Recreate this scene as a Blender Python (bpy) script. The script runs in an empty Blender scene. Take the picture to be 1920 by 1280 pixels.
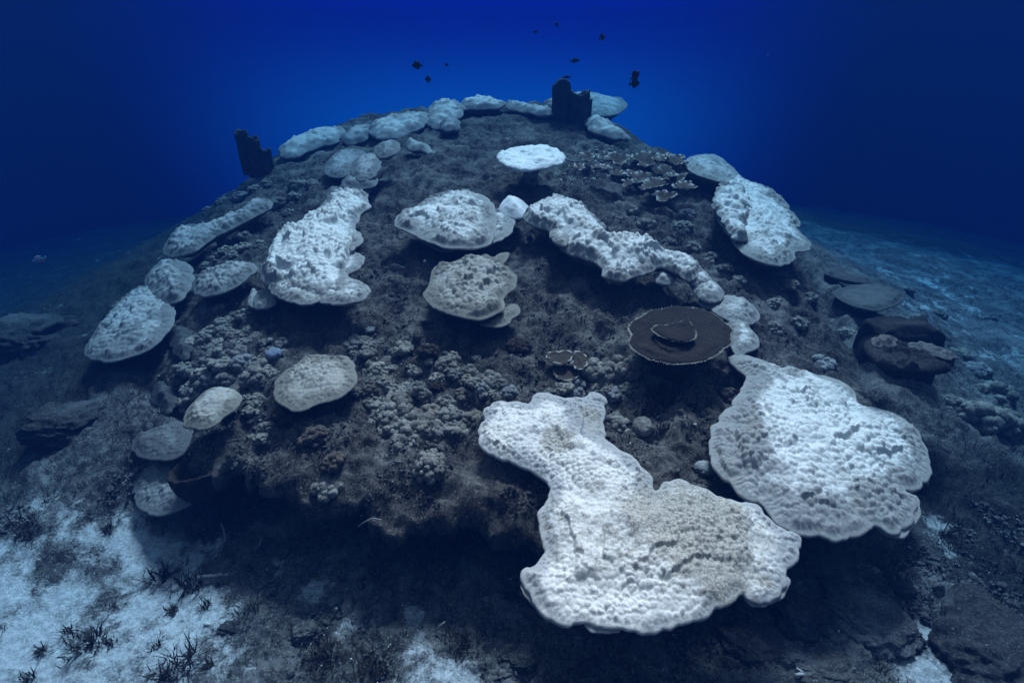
import bpy, math, random
import numpy as np
from mathutils import Vector, Matrix
C = bpy.context.scene
R = math.radians
random.seed(7)
rng = np.random.default_rng(11)

# ------------------------------------------------------------------ camera, water light, sun, exposure
CAM_H, PITCH, F = 2.5, R(27.0), 1047.0          # metres, down tilt, focal length in photo pixels (1920 wide)
cd = bpy.data.cameras.new('camera'); cam = bpy.data.objects.new('camera', cd); C.collection.objects.link(cam)
cam.location = (0, 0, CAM_H); cam.rotation_euler = (R(90) - PITCH, 0, 0)
cd.sensor_width = 36; cd.lens = 36 * F / 1920; cd.clip_end = 300; cd.clip_start = 0.05
C.camera = cam

W = bpy.data.worlds.new('World'); C.world = W; W.use_nodes = True
nt = W.node_tree; nt.nodes.clear()
def wn(t, **k):
    n = nt.nodes.new(t)
    for a, b in k.items(): setattr(n, a, b)
    return n
def maprange(nt_, src, a, b, c, d, kind='SMOOTHSTEP'):
    n = nt_.nodes.new('ShaderNodeMapRange'); n.interpolation_type = kind
    nt_.links.new(src, n.inputs[0])
    for i, v in enumerate((a, b, c, d)): n.inputs[1 + i].default_value = v
    return n.outputs[0]
def math2(nt_, op, a, b):
    m = nt_.nodes.new('ShaderNodeMath'); m.operation = op; nt_.links.new(a, m.inputs[0]); nt_.links.new(b, m.inputs[1]); return m.outputs[0]
tc = wn('ShaderNodeTexCoord')
nrm = wn('ShaderNodeVectorMath', operation='NORMALIZE'); nt.links.new(tc.outputs['Generated'], nrm.inputs[0])
sep = wn('ShaderNodeSeparateXYZ'); nt.links.new(nrm.outputs[0], sep.inputs[0])
def wcol(fac, col, prev=None):
    m = wn('ShaderNodeVectorMath', operation='SCALE'); m.inputs[0].default_value = col; nt.links.new(fac, m.inputs[3])
    if prev is None: return m.outputs[0]
    a = wn('ShaderNodeVectorMath', operation='ADD'); nt.links.new(prev, a.inputs[0]); nt.links.new(m.outputs[0], a.inputs[1])
    return a.outputs[0]
def wdot(v):
    d = wn('ShaderNodeVectorMath', operation='DOT_PRODUCT'); nt.links.new(nrm.outputs[0], d.inputs[0])
    d.inputs[1].default_value = Vector(v).normalized(); return d.outputs['Value']
ZEN = (0.36, 0.165, 0.145)                                             # downwelling light, in the camera's white balance
acc = wcol(maprange(nt, sep.outputs['Z'], 0.30, 0.95, 0, 1), ZEN)
mid = maprange(nt, wdot((-0.05, 1.0, 0.0)), 0.82, 1.0, 0, 1)           # open water is brighter beyond the reef than to the sides
low = maprange(nt, sep.outputs['Z'], 0.07, -0.12, 0, 1)
acc = wcol(math2(nt, 'MULTIPLY', maprange(nt, sep.outputs['Z'], -0.16, 0.05, 0, 1), maprange(nt, sep.outputs['Z'], 0.12, 0.40, 1, 0)), (0.0, 0.0005, 0.012), acc)
acc = wcol(math2(nt, 'MULTIPLY', mid, maprange(nt, sep.outputs['Z'], 0.12, 0.40, 1, 0)), (0.0, 0.005, 0.17), acc)
acc = wcol(math2(nt, 'MULTIPLY', math2(nt, 'MULTIPLY', mid, mid), low), (0.0, 0.30, 0.19), acc)
bg = wn('ShaderNodeBackground'); nt.links.new(acc, bg.inputs[0]); bg.inputs[1].default_value = 1.0
wo = wn('ShaderNodeOutputWorld'); nt.links.new(bg.outputs[0], wo.inputs[0])

sl = bpy.data.lights.new('sun', 'SUN'); sl.energy = 5.0; sl.angle = R(15); sl.color = (1.0, 0.365, 0.285)
so = bpy.data.objects.new('sun', sl); C.collection.objects.link(so)
sun_dir = Vector((0.14, 0.56, 0.9)).normalized()
so.rotation_euler = sun_dir.to_track_quat('Z', 'Y').to_euler()
C.view_settings.view_transform = 'Standard'; C.view_settings.look = 'None'
C.view_settings.exposure = 2.46; C.view_settings.gamma = 1.0
C.render.engine = 'CYCLES'
C.cycles.use_denoising = True
C.cycles.max_bounces = 6; C.cycles.diffuse_bounces = 3; C.cycles.glossy_bounces = 1; C.cycles.volume_bounces = 0
C.cycles.sample_clamp_indirect = 4.0

# ------------------------------------------------------------------ numpy noise
def _h(ix, iy, s):
    a = (ix.astype(np.int64) * 374761393 + iy.astype(np.int64) * 668265263 + s * 974634777) & 0xFFFFFFFF
    a = ((a ^ (a >> 13)) * 1274126177) & 0xFFFFFFFF
    a = ((a ^ (a >> 16)) * 2246822519) & 0xFFFFFFFF
    return ((a ^ (a >> 15)) & 0xFFFFFF) / float(0x1000000)
def perlin(x, y, s=0):
    x = np.asarray(x, float); y = np.asarray(y, float)
    ix = np.floor(x); iy = np.floor(y); fx = x - ix; fy = y - iy
    u = fx * fx * fx * (fx * (fx * 6 - 15) + 10); v = fy * fy * fy * (fy * (fy * 6 - 15) + 10)
    def g(a, b):
        t = _h(ix + a, iy + b, s) * 2 * math.pi
        return np.cos(t) * (fx - a) + np.sin(t) * (fy - b)
    return 1.4 * ((g(0, 0) * (1 - u) + g(1, 0) * u) * (1 - v) + (g(0, 1) * (1 - u) + g(1, 1) * u) * v)
def fbm(x, y, s=0, o=4, gain=.5):
    r = 0; a = 1; f = 1
    for i in range(o):
        r = r + a * perlin(x * f, y * f, s + i * 17); a *= gain; f *= 2.03
    return r
def worley(x, y, s=0):
    x = np.asarray(x, float); y = np.asarray(y, float)
    ix = np.floor(x); iy = np.floor(y)
    f1 = np.full(x.shape, 9.); f2 = np.full(x.shape, 9.); cid = np.zeros(x.shape)
    for a in (-1, 0, 1):
        for b in (-1, 0, 1):
            cx = ix + a; cy = iy + b
            px = cx + .1 + .8 * _h(cx, cy, s); py = cy + .1 + .8 * _h(cx, cy, s + 5)
            d = np.hypot(px - x, py - y)
            c = _h(cx, cy, s + 9)
            near = d < f1
            f2 = np.where(near, f1, np.minimum(f2, d)); cid = np.where(near, c, cid); f1 = np.where(near, d, f1)
    return f1, f2, cid
def sstep(a, b, x):
    t = np.clip((x - a) / (b - a), 0, 1); return t * t * (3 - 2 * t)

# ------------------------------------------------------------------ terrain shape (large forms)
MC = (-0.3, 4.8)
_fp = np.array([(-1.62,2.38),(-1.15,2.17),(-.68,2.06),(-.2,1.98),(.1,1.93),(.6,1.82),(1.0,1.86),(1.5,2.05),(2.0,2.2),(2.45,2.65),(2.75,3.4),
    (2.9,4.3),(2.95,5.2),(3.05,6.3),(2.85,7.5),(2.1,8.6),(1.0,9.2),(0,9.6),(-1.2,9.6),(-2.4,9.2),(-3.4,8.4),(-3.7,7.2),(-3.6,6),(-3.45,5),(-3.3,4.2),(-3.0,3.5),(-2.4,2.85)])
_th = np.arctan2(_fp[:,1] - MC[1], _fp[:,0] - MC[0]); _rr = np.hypot(_fp[:,0] - MC[0], _fp[:,1] - MC[1])
_o = np.argsort(_th); _th = _th[_o]; _rr = _rr[_o]
_thf = np.linspace(-math.pi, math.pi, 721)
_rf = np.interp(_thf, np.concatenate([_th - 2*math.pi, _th, _th + 2*math.pi]), np.tile(_rr, 3))
for _ in range(3): _rf = np.convolve(np.concatenate([_rf[-9:-1], _rf, _rf[1:9]]), np.ones(9) / 9, 'same')[8:-8]
_rn = _rf + .05 * fbm(np.cos(_thf) * 34, np.sin(_thf) * 34, 5, 3) + 0.08 * fbm(np.cos(_thf) * 14, np.sin(_thf) * 14, 3, 4) + .05 * fbm(np.cos(_thf) * 5, np.sin(_thf) * 5, 8, 2)
def mound_R(x, y, rough=False):
    t = np.arctan2(y - MC[1], x - MC[0]); return np.interp(t, _thf, _rn if rough else _rf)
def lipness(x, y):
    t = np.arctan2(y - MC[1], x - MC[0])
    return sstep(-2.32, -2.12, t) * (1 - sstep(-.75, -.45, t))
def mound_base(x, y):
    z = .55 + .22 * (np.minimum(y, 8.3) - 2) - .16 * np.maximum(0, y - 8.3)
    r = np.where(x > 0, .04 + .03 * np.maximum(0, y - 5.9), .042)
    return z - r * np.minimum(x * x, 16)
def seabed_base(x, y):
    x = np.asarray(x, float); y = np.asarray(y, float)
    r = np.hypot(x - MC[0], y - MC[1]); rho = r - mound_R(x, y)
    z = -.20 * np.maximum(0, rho - np.where(x > 0, 2.8, 1.2)) * sstep(1.5, 4.5, y) + .06 * fbm(x * .5, y * .5, 40, 2)
    z = np.maximum(z, -4.5)
    edge = np.maximum(0, mound_base(MC[0] + (x-MC[0]) * mound_R(x,y)/np.maximum(r,.1), MC[1] + (y-MC[1]) * mound_R(x,y)/np.maximum(r,.1)))
    L = lipness(x, y)
    sk = np.clip(1 - np.maximum(rho, -.3) / (1.3 + (1.9 - .7 * (x > 0)) * sstep(2.6, 5.2, y)), 0, 1.1) ** 1.7 * sstep(-.7, -.15, rho)
    return z + (1 - L) * edge * .8 * sk + L * .0
def macro(x, y):
    x = np.asarray(x, float); y = np.asarray(y, float)
    r = np.hypot(x - MC[0], y - MC[1]); Rr = mound_R(x, y)
    rho = r / Rr; L = lipness(x, y)
    w = .3 * (1 - L) + .06 * L
    z = mound_base(x, y) - (.25 * (1 - L) + .05 * L) * sstep(1 - w, 1.0, rho) ** 2
    return np.where(rho < 1, np.maximum(z, seabed_base(x, y)), seabed_base(x, y))

# ------------------------------------------------------------------ photo pixel -> place on the terrain
def ray(u, v):
    X = (np.asarray(u, float) - 960) / F; Y = (640 - np.asarray(v, float)) / F
    return X, math.cos(PITCH) + math.sin(PITCH) * Y, -math.sin(PITCH) + math.cos(PITCH) * Y
_T = np.concatenate([np.linspace(1.2, 13, 1200)])
def on_ground(u, v, off=0.):
    X, Y, Z = ray(u, v)
    xs = X * _T; ys = Y * _T; zs = CAM_H + Z * _T
    below = zs < macro(xs, ys) + off
    i = int(np.argmax(below)) if below.any() else len(_T) - 1
    return np.array((xs[i], ys[i], zs[i]))
def gradient(x, y):
    e = .25
    if np.hypot(x - MC[0], y - MC[1]) < 1.04 * mound_R(x, y):
        return np.array(((mound_base(x+e,y)-mound_base(x-e,y))/(2*e), (mound_base(x,y+e)-mound_base(x,y-e))/(2*e)))
    return np.array(((macro(x+e,y)-macro(x-e,y))/(2*e), (macro(x,y+e)-macro(x,y-e))/(2*e)))
def at_dist(u, v, yd):
    X, Y, Z = ray(u, v); t = yd / Y
    return np.array((X * t, yd, CAM_H + Z * t))

# ------------------------------------------------------------------ object helpers
def link(o, parent=None):
    C.collection.objects.link(o)
    if parent is not None: o.parent = parent
    return o
def tag(o, label=None, cat=None, group=None, kind=None):
    if label: o['label'] = label
    if cat: o['category'] = cat
    if group: o['group'] = group
    if kind: o['kind'] = kind
    return o
def empty(name, loc, label, cat, group=None):
    o = bpy.data.objects.new(name, None); o.location = loc; o.empty_display_size = .05
    link(o); return tag(o, label, cat, group)
def mesh_np(name, V, faces, mats=(), attrs=None, loc=(0, 0, 0), parent=None, smooth=True):
    V = np.asarray(V, float) - np.asarray(loc, float)
    me = bpy.data.meshes.new(name)
    nv = len(V); me.vertices.add(nv); me.vertices.foreach_set('co', V.astype(np.float32).ravel())
    fl = [np.asarray(f, np.int32) for f in (faces if isinstance(faces, list) else [faces]) if len(f)]
    loops = np.concatenate([f.ravel() for f in fl]); tot = np.concatenate([np.full(len(f), f.shape[1], np.int32) for f in fl])
    start = np.concatenate([[0], np.cumsum(tot)[:-1]]).astype(np.int32)
    me.loops.add(len(loops)); me.loops.foreach_set('vertex_index', loops)
    me.polygons.add(len(tot)); me.polygons.foreach_set('loop_start', start); me.polygons.foreach_set('loop_total', tot)
    me.update(calc_edges=True); me.validate()
    if smooth: me.polygons.foreach_set('use_smooth', np.ones(len(me.polygons), bool))
    for k, a in (attrs or {}).items():
        at = me.attributes.new(k, 'FLOAT', 'POINT'); at.data.foreach_set('value', np.asarray(a, np.float32))
    for m in mats: me.materials.append(m)
    o = bpy.data.objects.new(name, me); 
    link(o, parent)
    if parent is None: o.location = loc
    else: o.location = np.asarray(loc) - np.asarray(parent.location)
    return o

# ------------------------------------------------------------------ materials
def new_mat(name):
    m = bpy.data.materials.new(name); m.use_nodes = True
    n = m.node_tree; n.nodes.clear()
    b = n.nodes.new('ShaderNodeBsdfPrincipled'); o = n.nodes.new('ShaderNodeOutputMaterial')
    n.links.new(b.outputs[0], o.inputs[0])
    b.inputs['Roughness'].default_value = .85; b.inputs['Specular IOR Level'].default_value = .15
    return m, n, b
def noise(n, scale, detail=4, rough=.55, coord=None, dist=0.):
    t = n.nodes.new('ShaderNodeTexNoise'); t.inputs['Scale'].default_value = scale; t.inputs['Detail'].default_value = detail
    t.inputs['Roughness'].default_value = rough; t.inputs['Distortion'].default_value = dist
    if coord is None:
        g = n.nodes.new('ShaderNodeNewGeometry'); coord = g.outputs['Position']
    n.links.new(coord, t.inputs['Vector']); return t.outputs['Fac']
def mix(n, fac, a, b):
    m = n.nodes.new('ShaderNodeMix'); m.data_type = 'RGBA'
    if isinstance(fac, (int, float)): m.inputs[0].default_value = fac
    else: n.links.new(fac, m.inputs[0])
    for i, c in ((6, a), (7, b)):
        if isinstance(c, tuple): m.inputs[i].default_value = (*c, 1)
        else: n.links.new(c, m.inputs[i])
    return m.outputs[2]
def attr(n, name):
    a = n.nodes.new('ShaderNodeAttribute'); a.attribute_name = name; return a.outputs['Fac']
def math_(n, op, a, b):
    m = n.nodes.new('ShaderNodeMath'); m.operation = op
    for i, c in enumerate((a, b)):
        if isinstance(c, (int, float)): m.inputs[i].default_value = c
        else: n.links.new(c, m.inputs[i])
    return m.outputs[0]
def bump(n, b, h, strength, dist, prev=None):
    bm_ = n.nodes.new('ShaderNodeBump'); bm_.inputs['Strength'].default_value = strength; bm_.inputs['Distance'].default_value = dist
    n.links.new(h, bm_.inputs['Height'])
    if prev is not None: n.links.new(prev, bm_.inputs['Normal'])
    n.links.new(bm_.outputs[0], b.inputs['Normal']); return bm_.outputs[0]

def voro(n, scale, feature='F1', coord=None):
    t = n.nodes.new('ShaderNodeTexVoronoi'); t.inputs['Scale'].default_value = scale; t.feature = feature
    if coord is None:
        g = n.nodes.new('ShaderNodeNewGeometry'); coord = g.outputs['Position']
    n.links.new(coord, t.inputs['Vector']); return t
def reef_material(name, dark, mid, pale, sand=None):
    m, n, b = new_mat(name)
    n1 = noise(n, 3.2, 5, .6); n2 = noise(n, 20, 7, .72); n3 = noise(n, 85, 4, .75)
    c = mix(n, maprange(n, n2, .36, .62, 0, 1), dark, mid)
    c = mix(n, maprange(n, n1, .45, .68, 0, .75), c, pale)
    c = mix(n, maprange(n, n3, .56, .68, 0, .8), c, tuple(min(1, x * 1.6) for x in pale))
    c = mix(n, maprange(n, n3, .36, .46, .9, 0), c, tuple(x * .5 for x in dark))
    v = voro(n, 26)                                                   # scattered broken shell and dead coral grit
    sp = math_(n, 'MULTIPLY', maprange(n, v.outputs['Distance'], .10, .17, 1, 0), maprange(n, v.outputs['Color'], .80, .84, 0, 1))
    c = mix(n, math_(n, 'MULTIPLY', sp, .5), c, (.42, .42, .40))
    if sand:
        wd = math_(n, 'ADD', attr(n, 'weed'), math_(n, 'MULTIPLY', math_(n, 'SUBTRACT', noise(n, 5, 6, .7), .5), 1.2))  # weed cover mask, which also carries the painted darkening of the far ground
        c = mix(n, maprange(n, wd, .35, .8, 0, .85), c, mix(n, maprange(n, n3, .4, .6, 0, 1), (.006, .008, .007), (.030, .034, .030)))
        s = math_(n, 'ADD', attr(n, 'sand'), math_(n, 'MULTIPLY', math_(n, 'SUBTRACT', noise(n, 7, 7, .72), .5), 3.0))
        s = math_(n, 'ADD', s, math_(n, 'MULTIPLY', math_(n, 'SUBTRACT', noise(n, 2.6, 5, .65), .54), 3.4))
        s = math_(n, 'ADD', s, math_(n, 'MULTIPLY', math_(n, 'SUBTRACT', n3, .5), 1.1))
        sc = mix(n, maprange(n, noise(n, 40, 4, .7), .35, .7, 0, 1), sand, tuple(x * .62 for x in sand))
        c = mix(n, maprange(n, s, .30, 1.05, 0, 1), c, sc)
    n.links.new(c, b.inputs['Base Color'])
    p = bump(n, b, n2, .9, .03); bump(n, b, n3, .9, .012, p)
    return m
M_MOUND = reef_material('turf_covered_rock', (.018, .017, .017), (.096, .089, .083), (.245, .236, .225))
M_BED = reef_material('seabed_rubble', (.026, .027, .028), (.125, .127, .128), (.27, .273, .275), (.66, .70, .74))
M_ROCK = reef_material('rock', (.03, .03, .031), (.065, .065, .066), (.14, .145, .15))
M_ROCKSHADE = reef_material('shaded_rock', (.012, .013, .014), (.028, .029, .03), (.07, .072, .075))  # ledge rock with the shadow of its front put into the colour
M_ROCKPALE = reef_material('pale_rock', (.07, .07, .07), (.15, .15, .15), (.28, .29, .30))

_cm = {}
def coral_mat(core, edge, turf=(.10, .095, .08), fine=90, bstr=.35, rimc=None):
    k = (core, edge, turf, fine, bstr, rimc)
    if k in _cm: return _cm[k]
    m, n, b = new_mat('coral_skin')
    nz = noise(n, 14, 5, .6); fz = noise(n, fine, 4, .65)
    f = math_(n, 'ADD', attr(n, 'bleach'), math_(n, 'MULTIPLY', math_(n, 'SUBTRACT', nz, .5), 1.3))
    c = mix(n, maprange(n, f, .25, .75, 0, 1), edge, core)
    c = mix(n, maprange(n, fz, .35, .65, .22, 0), c, tuple(x * .55 for x in edge))
    c = mix(n, maprange(n, noise(n, 4.5, 5, .65), .48, .72, 0, .40), c, (edge[0]*.95, edge[1]*.90, edge[2]*.78))
    t = math_(n, 'ADD', attr(n, 'turf'), math_(n, 'MULTIPLY', math_(n, 'SUBTRACT', noise(n, 24, 7, .75), .5), 2.6))
    tcol = mix(n, maprange(n, fz, .35, .65, 0, 1), turf, tuple(min(1, x * 2.6) for x in turf))
    c = mix(n, maprange(n, t, .35, .95, 0, .85), c, tcol)
    c = mix(n, attr(n, 'rim'), c, rimc or tuple(min(.8, x * 1.25 + .08) for x in edge))
    n.links.new(c, b.inputs['Base Color'])
    bump(n, b, fz, bstr, .008)
    _cm[k] = m; return m
WHITE = (.70, .72, .72); OFFW = (.29, .30, .30); GREY = (.34, .345, .34); TAN = (.27, .265, .235); BROWN = (.16, .15, .13)

# ------------------------------------------------------------------ plates: outline -> thick scalloped slab with a knobbly top
def catmull(P, step):
    P = np.asarray(P, float); n = len(P); out = []
    for i in range(n):
        p0, p1, p2, p3 = P[i-1], P[i], P[(i+1) % n], P[(i+2) % n]
        m = max(2, int(np.hypot(*(p2 - p1)) / step))
        t = np.arange(m)[:, None] / m
        out.append(.5 * (2*p1 + (p2-p0)*t + (2*p0-5*p1+4*p2-p3)*t**2 + (3*p1-p0-3*p2+p3)*t**3))
    return np.concatenate(out)
def inside_dist(px, py, poly):
    """signed inside flag, distance, nearest point and arc length for points against a closed polygon"""
    n = len(poly); ins = np.zeros(px.shape, bool); best = np.full(px.shape, 1e9); nx = np.zeros(px.shape); ny = np.zeros(px.shape); sa = np.zeros(px.shape); s = 0.
    for i in range(n):
        ax, ay = poly[i]; bx, by = poly[(i+1) % n]
        dx, dy = bx-ax, by-ay; l2 = dx*dx+dy*dy + 1e-12
        t = np.clip(((px-ax)*dx + (py-ay)*dy) / l2, 0, 1)
        qx = ax+t*dx; qy = ay+t*dy; d = (px-qx)**2 + (py-qy)**2
        m = d < best; best = np.where(m, d, best); nx = np.where(m, qx, nx); ny = np.where(m, qy, ny)
        L = math.sqrt(l2); sa = np.where(m, s + t*L, sa); s += L
        if ay != by:
            cr = ((ay > py) != (by > py)) & (px < (bx-ax)*(py-ay)/(by-ay) + ax); ins ^= cr
    return ins, np.sqrt(best), nx, ny, sa
_seed = [100]
def plate_mesh(name, poly, zfun, res, mat, r=.010, cone=.55, dome=0., dome_w=.25, cell=.045, amp=.014, lump=.02, ribs=.004, edge_w=.10,
               bleach=None, turf=None, base=.55, loc=None, parent=None, stalk=None, terr=.020, tw=.13, ragged=1., rim_w=.010, depth=.6, scal=.0, scal_l=.1, rimtone=.15, gain=1.):
    edge_w = edge_w*.55; ribs = ribs*1.4; amp = amp*.88; r = r*.5; cell = cell*.76; lump = lump*.6; dome = dome*.72
    _seed[0] += 31; sd = _seed[0]
    poly = np.asarray(poly)
    nxt = np.roll(poly, -1, 0); prv = np.roll(poly, 1, 0); tn = nxt - prv; tn /= np.maximum(1e-9, np.hypot(tn[:,0], tn[:,1]))[:,None]
    s_ = np.cumsum(np.hypot(*(poly - prv).T))
    nk = .010*perlin(s_/.11, s_*0+sd*.7, sd+60) + .005*perlin(s_/.035, s_*0+sd*.3, sd+61) - .016*np.clip(perlin(s_/.16, s_*0+sd*.9, sd+62)*3-1.3, 0, 1)
    ar = np.sum(poly[:,0] * nxt[:,1] - nxt[:,0] * poly[:,1])
    poly = poly + ragged*(1 if ar > 0 else -1)*np.stack([tn[:,1], -tn[:,0]], 1)*nk[:,None]
    if scal > 0:                                                       # scalloped / frilled margin
        nxt = np.roll(poly, -1, 0); prv = np.roll(poly, 1, 0); tn = nxt - prv; tn /= np.maximum(1e-9, np.hypot(tn[:,0], tn[:,1]))[:,None]
        seg = np.hypot(*(poly - prv).T); s = np.cumsum(seg); nl = max(3, round(s[-1] / scal_l))
        ph = s / s[-1] * nl + .35 * perlin(s / scal_l * .5, s * 0 + sd, sd)
        w = np.abs(np.sin(math.pi * ph)) ** .6
        area = np.sum(poly[:,0] * nxt[:,1] - nxt[:,0] * poly[:,1]); sgn = 1 if area > 0 else -1
        poly = poly + sgn * np.stack([tn[:,1], -tn[:,0]], 1) * ((w - .75) * scal * (.6 + .8 * (_h(np.floor(ph), np.floor(ph) * 0, sd))))[:,None]
    if np.prod(np.ptp(poly, 0))/res**2 > 3e5: res = math.sqrt(np.prod(np.ptp(poly, 0))/3e5); print('coarse', name, np.ptp(poly, 0))
    lo = poly.min(0) - res*2; hi = poly.max(0) + res*2
    gx = np.arange(lo[0], hi[0], res); gy = np.arange(lo[1], hi[1], res)
    X, Y = np.meshgrid(gx, gy, indexing='ij'); nx_, ny_ = X.shape
    ins, d, qx, qy, s = inside_dist(X.ravel(), Y.ravel(), poly)
    ins = ins.reshape(X.shape); d = d.reshape(X.shape); s = s.reshape(X.shape)
    X = np.where(ins, X, qx.reshape(X.shape)); Y = np.where(ins, Y, qy.reshape(X.shape)); d = np.where(ins, d, 0.)
    cell_ok = ins[:-1,:-1] | ins[1:,:-1] | ins[1:,1:] | ins[:-1,1:]
    I = np.arange(nx_*ny_).reshape(nx_, ny_)
    q = np.stack([I[:-1,:-1][cell_ok], I[1:,:-1][cell_ok], I[1:,1:][cell_ok], I[:-1,1:][cell_ok]], 1)
    used = np.unique(q); mp = np.full(nx_*ny_, -1); mp[used] = np.arange(len(used)); q = mp[q]
    x = X.ravel()[used]; y = Y.ravel()[used]; d = d.ravel()[used]; s = s.ravel()[used]
    p = zfun(x, y)
    # knobbly relief
    wx = x + cell*.35*perlin(x/cell*.7, y/cell*.7, sd+1); wy = y + cell*.35*perlin(x/cell*.7+9, y/cell*.7, sd+2)
    f1, f2, cid = worley(wx/cell, wy/cell, sd)
    kn = .35*sstep(0, .45, f2-f1) + .65*np.sqrt(np.clip(1-f1*f1*1.9, 0, 1)); kn = kn*(.45+.85*cid)
    f1b, f2b, _ = worley(wx/cell*2.1, wy/cell*2.1, sd+3); kn2 = sstep(0, .5, f2b-f1b)
    e = sstep(0.0, edge_w, d); e2 = sstep(.0, .03, d)
    gain = .55+.75*sstep(-.45, .35, fbm(x/.28, y/.28, sd+30, 2))
    rel = amp*(kn*e*gain + .18*kn2*(.35+.65*e)*e2) + lump*fbm(x/.16, y/.16, sd+4, 3)*sstep(0, .15, d)
    rb = ribs*(np.abs(np.sin(math.pi*(s/.022 + .8*perlin(x/.05, y/.05, sd+6))))-.5)*sstep(.006,.03,d)*(1-sstep(edge_w*.6, edge_w*1.5, d))
    tq = (d + .07*fbm(x/.22, y/.22, sd+50, 3))/tw; fr = tq - np.floor(tq)
    rel = rel + terr*(1-fr)*np.minimum(1, fr*14)*sstep(.02, .06, d)*sstep(-.12, .22, fbm(x/.32, y/.32, sd+53, 2))
    dm = dome*(.8*sstep(-.12*dome_w, .85*dome_w, d) + .2*np.clip(d/dome_w, 0, 1))
    c = 1-np.clip(d/r, 0, 1); arc = np.sqrt(np.maximum(0, 1-c*c))
    wav = .35*r*perlin(s/.07, s*0+sd*.37, sd+7)
    zt = p + wav - r + r*arc + rel + rb + dm
    zb = p + wav - r - r*arc - cone*np.maximum(0, d-r)
    if stalk: zb = zb - stalk[0]*sstep(stalk[1]-.05, stalk[1]+.06, d + .03*perlin(x/.1, y/.1, sd+20)); depth = 2.
    zb = np.maximum(zb, p - depth)
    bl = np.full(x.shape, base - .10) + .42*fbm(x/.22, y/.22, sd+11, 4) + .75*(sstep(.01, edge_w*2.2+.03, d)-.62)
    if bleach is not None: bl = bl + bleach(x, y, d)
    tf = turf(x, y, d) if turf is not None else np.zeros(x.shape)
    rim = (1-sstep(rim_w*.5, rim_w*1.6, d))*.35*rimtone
    if rimtone > 1.1: rim = rim*sstep(-.15, .25, perlin(s/.06, s*0+sd, sd+40))
    bnd = d <= 0
    nb = np.where(bnd, np.arange(len(x)), 0); cnt = (~bnd).sum(); nb[~bnd] = len(x)+np.arange(cnt)
    V = np.concatenate([np.stack([x, y, zt], 1), np.stack([x, y, zb], 1)[~bnd]])
    q2 = nb[q][:, ::-1]
    A = lambda a, low=None: np.concatenate([a, (a if low is None else low)[~bnd]])
    if loc is None: loc = (x.mean(), y.mean(), zb.max() if False else p.mean()-.1)
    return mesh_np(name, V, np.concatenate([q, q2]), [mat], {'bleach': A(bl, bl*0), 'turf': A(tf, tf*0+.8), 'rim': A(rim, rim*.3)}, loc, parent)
LAST = []
def project(px, off, k=.85, tilt=(0., 0.), slope=None, like=None):
    """outline in photo pixels -> outline on a sloping plane just above the reef; returns xy outline, plane function, centre, distance"""
    P = np.asarray(px, float); cu, cv = P.mean(0)
    c = on_ground(cu, cv, off); g = gradient(c[0], c[1]) * k + np.array(tilt)
    if slope is not None: g = np.array(slope)
    if like is not None:                                              # lie just under the parent plate's own plane
        a_ = _on(like[0], cu, cv); g = np.array(like[1]); c = np.array((a_[0], a_[1], like[0](*a_) - like[2]))
    X, Y, Z = ray(P[:,0], P[:,1])
    # c.z + g.(X t - cx, Y t - cy) = H + Z t
    t = (CAM_H - c[2] + g[0]*c[0] + g[1]*c[1]) / (g[0]*X + g[1]*Y - Z)
    xy = np.stack([X*t, Y*t], 1)
    zf = lambda x, y: c[2] + g[0]*(x-c[0]) + g[1]*(y-c[1])
    LAST[:] = [zf, tuple(g)]
    return xy, zf, c, math.sqrt(c[0]**2 + c[1]**2 + (CAM_H-c[2])**2)
def plate(name, px, mat, off=.14, k=.85, tilt=(0, 0), slope=None, like=None, label=None, cat='coral', group=None, parent=None, **kw):
    xy, zf, c, D = project(px, off, k, tilt, slope, like)
    res = kw.pop('res', max(.0045, D/558*.9)); poly = catmull(xy, res*1.6)
    if kw.get('turf') is None and 'patches' in kw: pass
    pt = kw.pop('patches', None)
    if pt:                                                            # dead patches grown over by brown turf
        ce = [(*_on(zf, u, v), ru, wgt) for (u, v, ru, wgt) in pt]
        kw['turf'] = lambda x, y, d: np.clip(sum(w_*np.exp(-(((x-a)**2+(y-b)**2)/(rr*rr))**1.5) for a, b, rr, w_ in ce), -.5, 1.2)
    gp = kw.pop('greys', None)
    if gp:
        ge = [(*_on(zf, u, v), ru, wgt) for (u, v, ru, wgt) in gp]
        kw['bleach'] = lambda x, y, d: sum(w_*np.exp(-(((x-a)**2+(y-b)**2)/(rr*rr))) for a, b, rr, w_ in ge)
    if len(poly) > 1500: print('LONG', name, px[0], len(poly), c, D)
    o = plate_mesh(name, poly, zf, res, mat, parent=parent, **kw)
    if label: tag(o, label, cat, group)
    return o
def _on(zf, u, v):
    X, Y, Z = ray(u, v); t = 2.
    for _ in range(60):
        t = .5*t + .5*(zf(X*t, Y*t) - CAM_H)/Z
    return X*t, Y*t

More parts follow.
